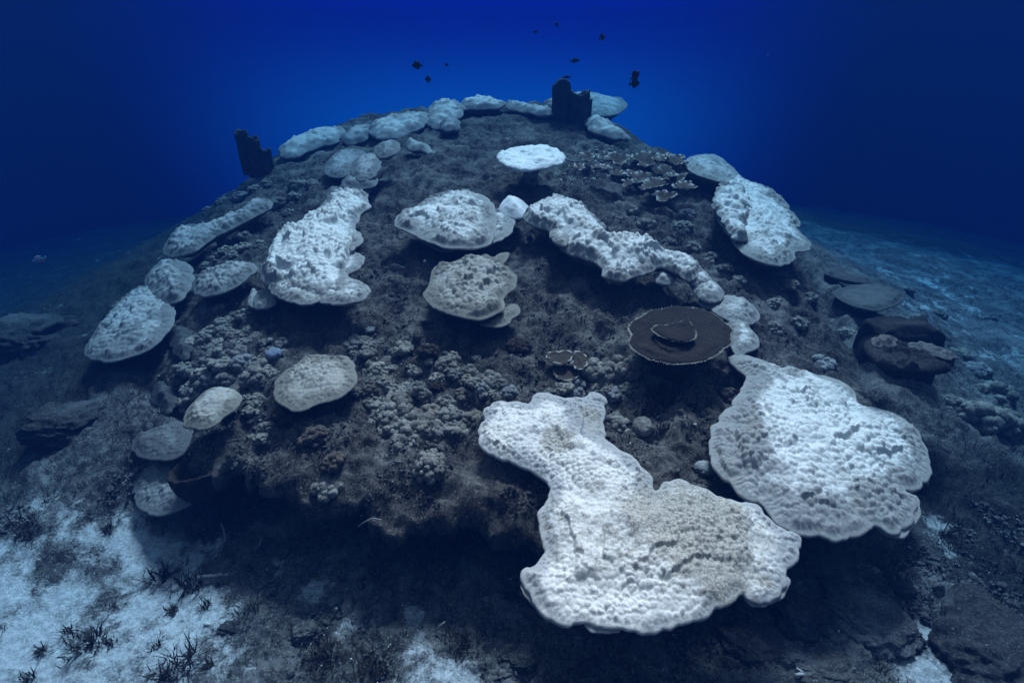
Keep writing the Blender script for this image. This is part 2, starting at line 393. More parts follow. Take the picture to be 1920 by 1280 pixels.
# ================================================================== SETTING
# seabed: one sheet, denser near the camera
nu, nv = 620, 640
uu = np.linspace(-1, 1, nu); vv = np.linspace(0, 1, nv)
dist = .55 * (23/.55) ** vv
az = np.sign(uu) * (np.abs(uu) ** 1.0) * 1.18
A, Dm = np.meshgrid(az, dist, indexing='ij')
X = np.sin(A) * Dm; Y = np.cos(A) * Dm - .25
sandp = [(60,1250,.50,1.1),(150,1150,.40,1.0),(250,1090,.26,.8),(30,1060,.26,.9),(330,1180,.26,.9),(260,1240,.30,1.0),(100,1010,.16,.55),(800,1210,.13,.95),(800,1270,.14,.95),(770,1150,.10,.7),(520,1060,.10,.7),
         (400,1020,.15,.45),(600,1110,.12,.5),(420,1250,.14,.6),(870,1275,.10,.6),(640,1185,.10,.5),(560,1120,.07,.4),(1000,1245,.10,.38),(1240,1235,.12,.36),(1640,1065,.08,.42),(1745,985,.10,.8),(1770,1030,.10,.75),(1735,1190,.12,.75),(1760,1260,.16,.8),(1500,1275,.12,.5),(1690,1260,.1,.5),(1780,560,.9,.40),(1850,640,.7,.45),(1650,500,.8,.28),(1880,760,.4,.36),(70,930,.2,.35)]
sand = np.full(X.shape, -.16)
for u, v, r_, w_ in sandp:
    g = on_ground(u, v); sand = sand + w_ * 1.35 * np.exp(-((X-g[0])**2 + (Y-g[1])**2) / (r_*r_))
sand = np.minimum(sand, 1.0)
far = np.hypot(X, Y)
fine = 1-sstep(6, 16, far)
Z = seabed_base(X, Y) + (1-.5*np.clip(sand,0,1))*fine*(.05*fbm(X*3, Y*3, 61, 4) + .035*np.maximum(0, fbm(X*9, Y*9, 67, 3)) + .018*fbm(X*26, Y*26, 71, 3)) + .10*(1-fine)*fbm(X*.8, Y*.8, 72, 4)
tr = np.abs((X-1.72) - (.9-Y)*.55)                                      # the crack running out of the lower right corner
Z = Z - .22*np.exp(-(tr/.09)**2)*(1-sstep(1.15, 1.45, Y))*sstep(.2,.6,Y)
I = np.arange(nu*nv).reshape(nu, nv)
q = np.stack([I[:-1,:-1].ravel(), I[1:,:-1].ravel(), I[1:,1:].ravel(), I[:-1,1:].ravel()], 1)
weed = np.maximum(sstep(-2.3, -3.4, X)*sstep(2.2, 3.2, Y), sstep(6.5, 9.0, np.hypot(X, Y))*(1-.8*sstep(2., 4., X)*sstep(11, 8, Y)))  # real weed at left; far ground painted dark to imitate fading into the water
weed = np.maximum(weed, sstep(2.1, 2.6, X)*sstep(3.4, 2.6, Y)*.8)
bed = mesh_np('seabed', np.stack([X.ravel(), Y.ravel(), Z.ravel()], 1), q, [M_BED], {'sand': sand.ravel(), 'weed': weed.ravel()})
tag(bed, kind='structure')
def bed_z(x, y): return seabed_base(x, y)

# reef mound with an undercut front lip
def mound_h(x, y):
    rho = np.minimum(np.hypot(x - MC[0], y - MC[1]) / mound_R(x, y), 1.0); L = lipness(x, y); w = .3 * (1 - L) + .06 * L
    return mound_base(x, y) - (.25 * (1 - L) + .05 * L) * sstep(1 - w, 1.0, rho) ** 2
def mound_top(x, y):
    z = mound_h(x, y)
    z = np.where(lipness(x, y) > .5, z, np.maximum(z, seabed_base(x, y) - .05))
    f1, f2, cid = worley(x*7, y*7, 90); f3, f4, _ = worley(x*19, y*19, 95)
    near = 1-.5*sstep(5, 9, y)
    return z + .055*fbm(x*1.6, y*1.6, 80, 3) + near*(.042*fbm(x*6, y*6, 84, 4) - .045*np.clip(worley(x*4.3+.3*perlin(x*5, y*5, 3), y*4.3, 190)[0]*-2.6+1, 0, 1) + .022*np.clip(1-f1*1.5, 0, 1)*cid + .010*np.clip(1-f3*1.5, 0, 1) + .008*fbm(x*38, y*38, 88, 2))
res = .0125
gx = np.arange(-4.1, 3.3, res); gy = np.concatenate([np.arange(1.5, 5, res*.85), np.arange(5, 10, res*1.6)])
X, Y = np.meshgrid(gx, gy, indexing='ij')
r_ = np.hypot(X-MC[0], Y-MC[1]); Rr = mound_R(X, Y, True); ins = r_ < Rr
fx = np.where(ins, 1, Rr/r_); X = MC[0] + (X-MC[0])*fx; Y = MC[1] + (Y-MC[1])*fx
d = np.where(ins, Rr-r_, 0.)
ok = ins[:-1,:-1] | ins[1:,:-1] | ins[1:,1:] | ins[:-1,1:]
I = np.arange(X.size).reshape(X.shape)
q = np.stack([I[:-1,:-1][ok], I[1:,:-1][ok], I[1:,1:][ok], I[:-1,1:][ok]], 1)
used = np.unique(q); mp = np.full(X.size, -1); mp[used] = np.arange(len(used)); q = mp[q]
x = X.ravel()[used]; y = Y.ravel()[used]; d = d.ravel()[used]
L = lipness(x, y)
zt = mound_top(x, y); rl = .035; c_ = 1-np.clip(d/rl, 0, 1); arc = np.sqrt(np.maximum(0, 1-c_*c_))
zt = zt - rl*(1-arc)*L
zb = mound_h(x, y) - rl - .05 + .03*fbm(x*7, y*7, 97, 3) - rl*arc*.5 - np.maximum(0, d-.45)*.8 - (1-L)*.45*arc
zb = np.maximum(zb, -.15)
zb = np.minimum(zb, zt-.03)
bnd = d <= 0
zt = np.where(bnd, np.where(L > .5, zt, np.minimum(zt, seabed_base(x, y)-.08)), zt)
nb = np.where(bnd, np.arange(len(x)), 0); nb[~bnd] = len(x)+np.arange((~bnd).sum())
q2 = nb[q[(d[q] < 1.2).all(1)]][:, ::-1]
V = np.concatenate([np.stack([x, y, zt], 1), np.stack([x, y, zb], 1)[~bnd]])
mound = mesh_np('reef_mound', V, np.concatenate([q, q2]), [M_MOUND]); tag(mound, kind='structure')

# ================================================================== CORALS
bm_white = coral_mat(WHITE, OFFW); bm_soft = coral_mat((.52,.54,.54), (.28,.29,.295)); bm_tan = coral_mat((.38,.38,.355), (.20,.198,.18)); bm_grey = coral_mat((.36,.38,.39), (.18,.19,.20))
bm_front = coral_mat((.72,.72,.69), (.38,.395,.40), (.17,.163,.142))
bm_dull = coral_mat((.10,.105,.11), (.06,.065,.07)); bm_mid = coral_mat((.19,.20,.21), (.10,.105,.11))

# --- the two large plates in front
big_right = plate('plate_coral', [(1363,672),(1390,662),(1413,669),(1445,680),(1467,690),(1480,686),(1520,698),(1573,713),(1600,733),(1613,757),(1640,762),(1673,773),(1703,790),(1727,817),(1743,853),(1746,883),(1737,907),(1716,919),
   (1700,921),(1717,932),(1720,960),(1710,983),(1690,1000),(1667,1000),(1648,990),(1633,994),(1613,1003),(1587,1012),(1567,1015),(1552,1009),(1535,1004),(1510,1003),(1480,998),(1450,975),(1427,947),(1393,932),(1368,908),(1343,884),(1330,855),(1329,830),(1333,800),(1352,775),(1372,752),(1392,725),(1395,705),(1380,690)],
   bm_white, off=.13, k=.95, r=.016, cone=.5, dome=.10, dome_w=.42, cell=.050, amp=.021, lump=.022, ribs=.006, edge_w=.20, terr=.03, tw=.16, base=.62, scal=.012, scal_l=.16,
   greys=[(1350,820,.28,-.8),(1380,700,.2,-.5),(1690,960,.22,-.5),(1730,880,.18,-.35),(1560,990,.2,-.3),(1560,800,.4,.6)],
   label='huge bleached white plate coral with scalloped margin, broadest on the right slope')
pl_right = list(LAST)
big_front = plate('plate_coral', [(905,785),(904,770),(917,757),(940,751),(965,753),(990,756),(1000,742),(1015,735),(1040,739),(1067,745),(1090,740),(1110,733),(1130,738),(1141,752),(1133,770),(1132,795),(1138,820),(1160,838),(1192,860),(1217,886),(1226,912),(1236,914),
   (1247,901),(1273,896),(1300,904),(1329,916),(1363,934),(1404,940),(1426,951),(1456,984),(1488,994),(1502,1006),(1503,1029),(1492,1057),(1476,1076),(1476,1100),(1456,1121),(1430,1129),(1406,1122),(1394,1110),(1379,1126),(1352,1141),(1334,1145),
   (1304,1165),(1272,1169),(1254,1179),(1226,1188),(1197,1187),(1165,1177),(1147,1176),(1122,1179),(1099,1169),(1080,1170),(1054,1169),(1026,1157),(1001,1132),(982,1097),(975,1077),(984,1060),(1005,1053),(1017,1035),(1017,1013),(1009,991),(1006,965),(1014,948),(1028,934),(1031,917),(1025,900),(1004,886),(977,875),(956,866),(925,857),(907,846),(898,827),(898,808)],
   bm_front, off=.15, k=.9, r=.018, cone=.45, dome=.07, dome_w=.3, cell=.034, amp=.013, lump=.034, ribs=.004, edge_w=.08, base=.72, scal=.010, scal_l=.12,
   patches=[(1048,835,.11,1.0),(1108,785,.085,.85),(1270,960,.26,.66),(1340,1030,.25,.70),(1240,1040,.24,.42),(1360,960,.12,.45),(1090,1040,.24,.46),(1350,1085,.14,.42),(1115,925,.05,.6),(1180,960,.10,.35),(1437,1098,.028,1.2),(1060,960,.14,.22)],
   greys=[(1105,775,.16,-1.5),(1180,860,.14,-.3),(1480,1040,.12,-.5),(1060,1060,.2,-.2),(1080,1140,.2,.5),(1200,1130,.25,.5)],
   label='long bleached coral in the foreground, pinched at its neck, stained by brown dead patches')

pl_front = list(LAST)
for px, of in (([(1640,978),(1652,996),(1670,1006),(1694,1005),(1716,986),(1726,958),(1722,930),(1690,925),(1655,950)], .10),):
    plate('lobe', px, bm_soft, like=(*pl_right, .016), dome=.02, dome_w=.12, cell=.05, amp=.012, ribs=.008, edge_w=.2, base=.55, parent=big_right, cone=.5)
for px, of, m_ in (([(1088,1140),(1130,1140),(1165,1160),(1160,1184),(1122,1187),(1096,1176)], .12, bm_soft), ([(1000,1085),(1040,1100),(1060,1160),(1026,1166),(996,1138),(977,1098)], .12, bm_soft),
               ([(1390,1080),(1440,1070),(1481,1082),(1479,1108),(1457,1129),(1428,1137),(1400,1126)], .13, bm_white)):
    plate('lobe', px, m_, like=(*pl_front, .018), dome=.02, dome_w=.12, cell=.04, amp=.010, ribs=.006, edge_w=.16, base=.6, parent=big_front, cone=.45)
# --- left big stacked ridge
t = empty('stacked_plate_coral', on_ground(580, 480), 'tall white stacked coral ridge with overlapping ledges and bright centre, left of middle', 'coral')
plate('crest', [(653,364),(680,361),(692,368),(690,380),(697,386),(681,400),(671,417),(667,430),(676,440),(668,462),(662,480),(655,505),(653,525),(645,548),(600,560),(560,558),(520,555),(500,535),(488,520),(490,505),(500,487),(507,463),(520,443),(547,427),(567,413),(590,395),(617,377)],
   bm_white, off=.26, k=1.0, dome=.17, dome_w=.45, cell=.055, amp=.026, lump=.035, edge_w=.07, base=.7, scal=.014, scal_l=.15, parent=t, terr=.055, tw=.15, depth=.45, cone=.8, tilt=(0,.05), greys=[(500,540,.25,-.6),(560,470,.35,.5)])
for nm, px, of in (('ledge', [(503,537),(520,556),(545,565),(575,571),(597,567),(600,548),(560,530),(520,525)], .23),
               ('ledge', [(597,567),(627,571),(655,569),(680,563),(695,550),(693,537),(673,526),(650,522),(610,535),(590,550)], .22),
               ('ledge', [(640,515),(655,513),(673,503),(684,488),(680,477),(664,471),(645,480),(635,500)], .24),
               ('ledge', [(655,470),(672,462),(682,450),(678,438),(664,432),(650,445)], .28),
               ('ledge', [(487,580),(517,571),(520,556),(505,542),(487,545),(474,560),(476,575)], .12),
               ('ledge', [(466,573),(478,577),(484,560),(480,540),(470,545),(465,560)], .10)):
    plate(nm, px, bm_soft if of < .2 else bm_white, off=of, k=.8, dome=.03, dome_w=.1, cell=.05, amp=.016, edge_w=.06, base=.45, scal=.008, scal_l=.1, parent=t, cone=.7)

# --- central plate, its knob, the tan plate below it
t = empty('plate_coral', on_ground(850, 440), 'broad pale blue white plate coral at the centre above the tan one', 'coral')
plate('plate', [(738,414),(747,403),(773,393),(793,380),(817,368),(843,360),(873,359),(907,367),(923,379),(930,394),(933,425),(920,456),(895,465),(873,467),(840,466),(820,461),(793,450),(760,434),(743,427)],
   bm_white, off=.22, k=.85, dome=.10, dome_w=.4, cell=.06, amp=.024, lump=.02, edge_w=.13, base=.45, scal=.006, scal_l=.2, parent=t, ribs=.005, terr=.035, tw=.15)
plate('side_lobe', [(925,393),(942,396),(960,407),(966,420),(957,437),(935,453),(910,462),(905,445),(912,415)], bm_white, off=.2, k=.85, dome=.03, cell=.05, amp=.014, edge_w=.1, base=.4, parent=t)
plate('under_ledge', [(785,448),(820,457),(850,461),(850,469),(830,471),(805,462)], bm_soft, off=.15, k=.6, dome=.01, cell=.05, amp=.01, base=.3, parent=t)
plate('knob_coral', [(935,392),(940,381),(952,376),(968,377),(982,379),(992,390),(987,404),(975,410),(955,408),(942,402)], coral_mat((.84,.86,.88), (.7,.72,.75)), off=.2, dome=.12, dome_w=.14, cell=.08, amp=.012, lump=.025, edge_w=.04, base=.7, cone=.9,
   label='small smooth white coral knob squeezed between the central plate and the winding ridge')
t = empty('stacked_plate_coral', on_ground(880, 560), 'tan grey tiered plate coral directly under the central pale plate', 'coral')
plate('plate', [(810,507),(823,497),(857,488),(873,482),(907,482),(930,487),(953,502),(969,517),(969,535),(955,548),(945,560),(944,581),(923,593),(897,599),(867,596),(840,588),(813,578),(796,564),(793,549),(803,530)],
   bm_tan, off=.18, k=.9, dome=.10, dome_w=.4, cell=.055, amp=.022, edge_w=.12, base=.6, scal=.007, scal_l=.2, parent=t, ribs=.004, terr=.045, tw=.14)
plate('ledge', [(900,606),(922,595),(945,578),(955,570),(970,570),(977,580),(965,597),(940,613),(915,612)], bm_tan, off=.12, k=.8, dome=.015, cell=.05, amp=.01, base=.3, parent=t)
plate('ledge', [(925,484),(932,476),(952,473),(954,482),(945,492),(930,494)], bm_tan, off=.2, k=.8, dome=.01, cell=.05, amp=.01, base=.3, parent=t)

# --- winding ridge to the right
t = empty('ridge_coral', on_ground(1150, 480), 'winding white ridge coral stepping down to the right from the centre', 'coral')
plate('crest', [(982,404),(1000,387),(1033,375),(1067,376),(1100,393),(1117,410),(1136,423),(1138,438),(1152,450),(1183,453),(1217,457),(1250,472),(1283,477),(1305,490),(1314,510),(1295,528),(1267,512),(1240,502),(1217,512),(1190,520),(1177,527),(1147,525),(1130,518),(1128,505),(1107,490),(1087,483),(1067,477),(1048,465),(1034,450),(1030,434),(1010,428),(990,418)],
   bm_white, off=.22, k=.95, dome=.15, dome_w=.26, cell=.06, amp=.026, lump=.03, edge_w=.06, base=.65, scal=.012, scal_l=.15, parent=t, cone=.8, terr=.04, tw=.13)
for px, of in (([(1030,436),(1045,430),(1062,437),(1066,450),(1058,462),(1044,458),(1033,450)], .30), ([(1228,513),(1245,508),(1262,513),(1268,525),(1255,533),(1235,532),(1226,524)], .16),
           ([(1282,500),(1308,497),(1330,516),(1334,528),(1318,536),(1295,532),(1280,518)], .20), ([(1296,530),(1330,526),(1354,542),(1359,556),(1340,568),(1315,562),(1300,548)], .17),
           ([(1310,560),(1340,552),(1358,560),(1356,575),(1335,580),(1315,572)], .12)):
    plate('ledge', px, bm_white if of > .18 else bm_soft, off=of, k=.8, dome=.05, dome_w=.1, cell=.05, amp=.014, lump=.03, edge_w=.04, base=.45, parent=t, cone=.8)
plate('fan_coral', [(1333,578),(1348,562),(1366,553),(1393,560),(1412,572),(1424,588),(1423,600),(1410,607),(1383,607),(1353,594)], bm_soft, off=.14, k=.9, dome=.05, dome_w=.15, cell=.05, amp=.014, ribs=.008, edge_w=.14, base=.6,
   label='pale fan shaped coral with radial ridges at the foot of the winding ridge')
plate('small_plate_coral', [(1358,606),(1374,601),(1390,604),(1410,617),(1423,635),(1420,650),(1402,661),(1384,668),(1374,655),(1368,635)], bm_white, off=.12, k=.9, dome=.05, dome_w=.15, cell=.055, amp=.02, edge_w=.08, base=.6,
   label='small bright white coral partly behind the right edge of the dark round table')

# --- right rear bluish plate
t = empty('plate_coral', on_ground(1430, 420), 'large pale plate coral on the right rear shoulder, raised white bumps along its left side', 'coral')
plate('plate', [(1346,345),(1365,325),(1387,329),(1410,344),(1440,355),(1476,380),(1484,400),(1500,414),(1499,433),(1519,454),(1517,469),(1493,474),(1489,489),(1462,499),(1425,491),(1387,471),(1369,447),(1352,422),(1338,390)],
   bm_white, off=.2, k=.95, dome=.10, dome_w=.4, cell=.055, amp=.024, lump=.02, edge_w=.12, base=.35, scal=.012, scal_l=.2, parent=t, greys=[(1380,400,.4,.7)])
plate('rear_lobe', [(1284,310),(1291,295),(1315,291),(1339,292),(1361,304),(1387,328),(1380,345),(1354,342),(1324,334),(1300,325)], bm_soft, off=.16, k=.95, dome=.06, cell=.06, amp=.02, base=.3, parent=t)
plate('knob_ridge', [(1340,368),(1352,345),(1378,342),(1396,360),(1412,385),(1408,405),(1398,428),(1403,448),(1380,450),(1362,430),(1350,408),(1336,388)], bm_white, off=.25, k=.95, dome=.04, dome_w=.12, cell=.12, amp=.05, lump=.05, scal=.03, scal_l=.15, edge_w=.06, base=.85, parent=t, cone=1.0)

# --- left side plates
plate('plate_coral', [(304,468),(317,446),(346,428),(397,421),(437,403),(470,382),(495,377),(510,378),(507,392),(470,411),(437,429),(400,447),(365,472),(328,482),(310,480)], bm_grey, off=.14, k=.95, dome=.08, dome_w=.2, cell=.06, amp=.026, lump=.05, base=.5, scal=.01, scal_l=.2,
   label='long narrow blue grey coral, farthest left of the plates and highest on that flank')
plate('plate_coral', [(270,532),(277,512),(293,499),(315,489),(330,487),(348,492),(361,502),(364,525),(352,550),(335,566),(300,570),(278,556)], bm_grey, off=.16, k=.9, dome=.10, dome_w=.25, cell=.055, amp=.026, lump=.05, base=.5, scal=.01, scal_l=.2,
   label='rounded grey coral dome overlapping the top of the drooping left plate')
plate('plate_coral', [(157,658),(166,640),(180,618),(205,585),(228,566),(252,545),(290,535),(325,552),(328,595),(322,615),(306,632),(283,654),(240,671),(207,679),(175,675),(160,668)], bm_grey, off=.2, k=.9, dome=.07, dome_w=.35, cell=.05, amp=.026, lump=.05, base=.5, scal=.008, scal_l=.25, greys=[(255,590,.3,.4),(200,660,.3,-.4)],
   label='drooping grey plate coral at the far left casting a deep shadow below')
plate('plate_coral', [(363,547),(368,524),(400,507),(433,495),(467,492),(484,502),(467,520),(443,538),(410,551),(380,556)], bm_grey, off=.14, k=.9, dome=.06, dome_w=.2, cell=.05, amp=.026, lump=.05, base=.4, greys=[(440,508,.15,.6)],
   label='small grey oval plate with a whiter top between left dome and stacked ridge')
plate('plate_coral', [(511,733),(515,715),(535,695),(556,681),(572,667),(592,663),(617,667),(645,665),(661,676),(670,700),(667,719),(645,741),(620,752),(590,761),(575,768),(550,771),(530,763),(516,750)], bm_tan, off=.15, k=.9, dome=.06, dome_w=.28, cell=.040, amp=.017, edge_w=.1, base=.62, scal=.005, scal_l=.2, ribs=.004,
   label='oval tan plate coral with pebbled top among grey lumps, front left')
plate('plate_coral', [(343,795),(349,770),(367,748),(386,731),(415,724),(441,729),(453,746),(445,766),(420,782),(402,799),(378,806),(356,802)], bm_tan, off=.15, k=.9, dome=.07, dome_w=.2, cell=.035, amp=.016, edge_w=.1, base=.55, greys=[(410,745,.1,.9)],
   label='small tan plate coral with white centre, left of the oval tan plate')
t = empty('plate_coral', on_ground(300, 900), 'slumped blue grey coral of two lobes beside the brown cup sponge', 'coral')
plate('plate', [(247,925),(249,895),(262,868),(285,852),(315,848),(335,862),(340,885),(360,905),(369,925),(352,950),(320,964),(290,968),(262,952)], bm_grey, off=.12, k=.9, dome=.06, dome_w=.2, cell=.035, amp=.018, ribs=.006, base=.35, parent=t)
plate('rear_lobe', [(247,845),(252,822),(275,806),(300,797),(325,789),(350,800),(360,820),(345,850),(320,862),(285,862),(262,858)], bm_mid, off=.08, k=.9, dome=.05, cell=.035, amp=.01, base=.5, parent=t)
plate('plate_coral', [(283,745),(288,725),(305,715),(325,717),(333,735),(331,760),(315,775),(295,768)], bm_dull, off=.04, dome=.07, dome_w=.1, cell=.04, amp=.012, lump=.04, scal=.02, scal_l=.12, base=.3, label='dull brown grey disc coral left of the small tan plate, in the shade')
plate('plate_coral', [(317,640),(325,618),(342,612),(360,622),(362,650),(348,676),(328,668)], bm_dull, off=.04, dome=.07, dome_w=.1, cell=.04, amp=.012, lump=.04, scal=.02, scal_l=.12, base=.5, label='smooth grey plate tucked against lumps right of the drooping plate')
# stacked shelf coral left rear
t = empty('shelf_coral', on_ground(670, 330), 'greyish staircase of shelf coral behind the tall white ridge', 'coral')
for px, of in (([(700,283),(710,270),(735,263),(750,268),(750,282),(735,292),(712,297)], .28), ([(657,325),(662,305),(680,292),(705,287),(716,297),(712,318),(700,333),(675,340)], .24),
           ([(640,343),(655,330),(690,330),(708,336),(705,348),(680,355),(655,354)], .18), ([(628,357),(645,348),(685,350),(698,356),(680,366),(650,367)], .14), ([(611,366),(622,350),(645,355),(660,364),(640,374),(618,374)], .10)):
    plate('shelf', px, bm_grey, off=of, k=1., tilt=(0,.06), dome=.05, dome_w=.15, cell=.06, amp=.014, base=.55, parent=t, cone=.7)
plate('plate_coral', [(607,325),(612,305),(632,285),(660,280),(685,285),(683,300),(665,312),(655,328),(630,334)], bm_grey, off=.12, k=1., tilt=(0,.08), dome=.05, cell=.06, amp=.014, base=.45, label='faint blue plate coral half hidden behind the grey staircase coral')

# --- white table
t = empty('table_coral', on_ground(995, 330), 'isolated bright white table coral standing on a stalk near the reef top', 'coral')
plate('table', [(930,295),(938,286),(960,279),(985,276),(1010,273),(1035,277),(1052,284),(1061,294),(1052,306),(1030,312),(1005,317),(975,318),(948,309)], coral_mat((.86,.87,.88), (.78,.80,.82)), off=.29, k=.75, dome=.02, dome_w=.15, cell=.09, amp=.016, lump=.012, edge_w=.05, base=.9, scal=.012, scal_l=.2, parent=t, cone=.35, r=.022, stalk=(.4, .29))
plate('raised_knob', [(994,298),(1000,285),(1020,282),(1035,290),(1036,301),(1020,306),(1004,306)], coral_mat((.86,.87,.88), (.78,.80,.82)), off=.315, k=.75, dome=.03, dome_w=.12, cell=.09, amp=.006, lump=.01, edge_w=.04, base=.9, parent=t, cone=.9)

# --- dark branching table
t = empty('branching_table_coral', on_ground(1272, 640), 'dark brown round table coral with a pale fringed edge and smaller raised disc', 'coral')
bm_dark = coral_mat((.030,.026,.025), (.020,.018,.018), (.03,.025,.022), 160, .9)
circ = lambda cx, cy, a, b, n=22, j=.0: [(cx + a*(1+.035*math.sin(i*1.3+.5))*math.cos(2*math.pi*i/n)*(1+j*math.sin(i*2.3)), cy + b*math.sin(2*math.pi*i/n)*(1+j*math.sin(i*3.1))) for i in range(n)]
def fringe(px, off, k, n, ln, parent, mat, name='branch_tips'):
    xy, zf, c, D = project(px, off, k); po = catmull(xy, .004); Vv = []; Ff = []
    idx = np.linspace(0, len(po)-1, n).astype(int); cen = po.mean(0)
    for i in idx:
        p = po[i]; n_ = p-cen; n_ /= np.hypot(*n_); n_ = np.array((n_[0]*math.cos(a := random.gauss(0,.25)) - n_[1]*math.sin(a), n_[0]*math.sin(a)+n_[1]*math.cos(a)))
        l = ln*random.uniform(.5, 1.25); w = .0035; tx = np.array((-n_[1], n_[0])); z = zf(*p) - .012; up = random.uniform(-.15, .6)
        b0 = p - n_*.012; e0 = p + n_*l; b = len(Vv)
        for s_, zz in ((-1,0),(1,0),(0,.006)): Vv.append((b0[0]+tx[0]*w*s_, b0[1]+tx[1]*w*s_, z+zz))
        for s_, zz in ((-1,0),(1,0),(0,.005)): Vv.append((e0[0]+tx[0]*w*.6*s_, e0[1]+tx[1]*w*.6*s_, z+zz+up*l))
        Ff += [(b,b+1,b+4,b+3),(b+1,b+2,b+5,b+4),(b+2,b,b+3,b+5)]
    o = mesh_np(name, np.array(Vv), np.array(Ff), [mat], {'bleach': np.ones(len(Vv)), 'turf': np.zeros(len(Vv)), 'rim': np.zeros(len(Vv))}, c, parent)
    return o
TP = circ(1274, 627, 95, 53, 26, .03)
plate('table', TP, bm_dark, off=.24, k=.45, dome=-.012, dome_w=.2, cell=.017, amp=.009, lump=.004, ribs=.003, edge_w=.02, base=.4, scal=.004, scal_l=.012, parent=t, cone=.3, r=.011, rimtone=.4, stalk=(.3, .16))
bm_tips = coral_mat((.34,.32,.30), (.24,.22,.2))
fringe(TP, .24, .45, 330, .013, t, bm_tips)
T2 = [(1224,617),(1232,608),(1250,608),(1272,602),(1290,598),(1297,608),(1304,622),(1303,632),(1285,638),(1262,636),(1240,628)]
plate('upper_disc', T2, bm_dark, off=.29, k=.45, dome=.006, cell=.017, amp=.009, lump=.006, edge_w=.02, base=.5, parent=t, cone=.9, r=.009, scal=.004, scal_l=.012, rimtone=.4)
fringe(T2, .29, .45, 100, .009, t, bm_tips)

# --- thin leafy corals with pale rims
bm_leaf = coral_mat((.042,.034,.028), (.05,.042,.036), (.05,.04,.03), 120, .6, (.60,.60,.58))
def leafy(px, off, label=None, parent=None, **kw):
    a = dict(k=.6, dome=-.03, dome_w=.06, cell=.04, amp=.006, lump=.012, ribs=.002, edge_w=.03, base=.5, scal=.012, scal_l=.05, cone=.5, r=.005, rim_w=.0065, rimtone=2.2); a.update(kw)
    return plate('leaf' if parent else 'leaf_coral', px, bm_leaf, off=off, label=label, parent=parent, **a)
t = empty('leaf_coral', on_ground(1062, 690), 'brown leafy coral with white rims between lumps left of the dark table', 'coral')
leafy([(1027,670),(1031,658),(1050,656),(1066,654),(1078,659),(1070,671),(1060,680),(1042,681)], .10, parent=t)
leafy([(1070,668),(1080,656),(1096,662),(1104,676),(1094,690),(1076,690)], .09, parent=t)
leafy([(1036,695),(1050,684),(1075,684),(1086,696),(1078,710),(1060,713),(1046,709)], .06, parent=t)
t = empty('leaf_coral', on_ground(1240, 300), 'wide cluster of dark leafy coral with bright rims on the right crest', 'coral')
random.seed(31)
for i, (cx, cy, a, b) in enumerate([(1240,318,38,13),(1278,318,26,11),(1190,314,26,10),(1215,296,34,11),(1160,296,26,9),(1262,296,30,10),(1285,345,20,9),(1135,290,20,7),(1180,340,16,7),(1245,366,22,9),(1100,292,18,7),(1085,310,16,6),(1130,310,18,6),(1155,322,16,7),(1225,342,28,10),(1200,330,24,9),(1262,334,24,9)]):
    leafy([(cx+a*math.cos(u)*(1+.32*math.sin(u*3+i)+.12*math.sin(u*7+i*2)), cy+b*math.sin(u)*(1+.32*math.cos(u*2+i)+.15*math.cos(u*5+i))) for u in np.linspace(0, 6.283, 21)[:-1]], random.uniform(.08, .24), parent=t, slope=(random.uniform(-.3,.3), random.uniform(.12,.45)), scal=.03, scal_l=.10, rim_w=.028, r=.008, dome=-.08, rimtone=2.4)

# --- far crest
for px, lab, m_ in (([(798,222),(806,200),(828,188),(850,190),(872,200),(868,216),(850,236),(825,243),(805,238)], 'pale knobbly coral at the left end of the far crest', bm_soft),
                ([(862,196),(880,184),(910,182),(935,187),(950,196),(930,204),(895,206),(870,206)], 'bright blue white coral on the skyline at the middle of the far crest', bm_white),
                ([(945,196),(965,190),(995,196),(1030,203),(1042,214),(1020,218),(985,212),(955,206)], 'long pale coral just left of the dark tube sponge on the crest', bm_soft),
                ([(1018,196),(1030,184),(1050,182),(1062,190),(1060,204),(1040,210),(1022,206)], 'small pale coral directly behind the dark tube sponge', bm_grey),
                ([(1100,222),(1125,220),(1150,232),(1182,258),(1172,263),(1140,258),(1115,250),(1098,240)], 'pale blue plate sloping away right of the dark tube sponge', bm_soft),
                ([(824,232),(836,224),(855,223),(864,232),(860,243),(842,248),(828,243)], 'small mushroom shaped coral below the left end of the far crest', bm_grey),
                ([(690,240),(715,224),(760,214),(800,212),(802,232),(770,250),(735,262),(700,258)], 'hazy blue coral bank on the far left crest', bm_soft),
                ([(520,285),(545,262),(590,243),(630,238),(652,248),(640,264),(590,280),(545,298)], 'hazy blue plate behind the left tube sponge, lowest on the far crest', bm_soft),
                ([(636,262),(655,242),(690,232),(700,250),(680,266),(655,272)], 'hazy blue coral between the far left plate and the coral bank', bm_grey),
                ([(758,272),(772,262),(800,272),(816,284),(808,290),(785,284),(768,282)], 'thin white broken coral right of the grey staircase coral', bm_white)):
    plate('crest_coral', px, m_, off=.08, slope=(-.05 if px[0][0] > 1050 else .04, .34), dome=.07, dome_w=.2, cell=.085, amp=.026, lump=.05, edge_w=.1, base=.6, scal=.035, scal_l=.25, res=.02, cone=.8, label=lab, group=None)
xy = at_dist(1108, 195, 9.0)
po = np.array([(xy[0]+.55*math.cos(a)*(1+.1*math.sin(3*a)), xy[1]+.45*math.sin(a)) for a in np.linspace(0, 6.283, 25)[:-1]])
o = plate_mesh('table_coral', catmull(po, .03), lambda x, y: xy[2] + .28*(y-xy[1]) - .06*(x-xy[0]), .02, bm_soft, dome=.10, dome_w=.5, cell=.1, amp=.02, base=.5, cone=.9, depth=.9)
tag(o, 'faint blue table coral behind and right of the dark tube sponge, on the skyline', 'coral')
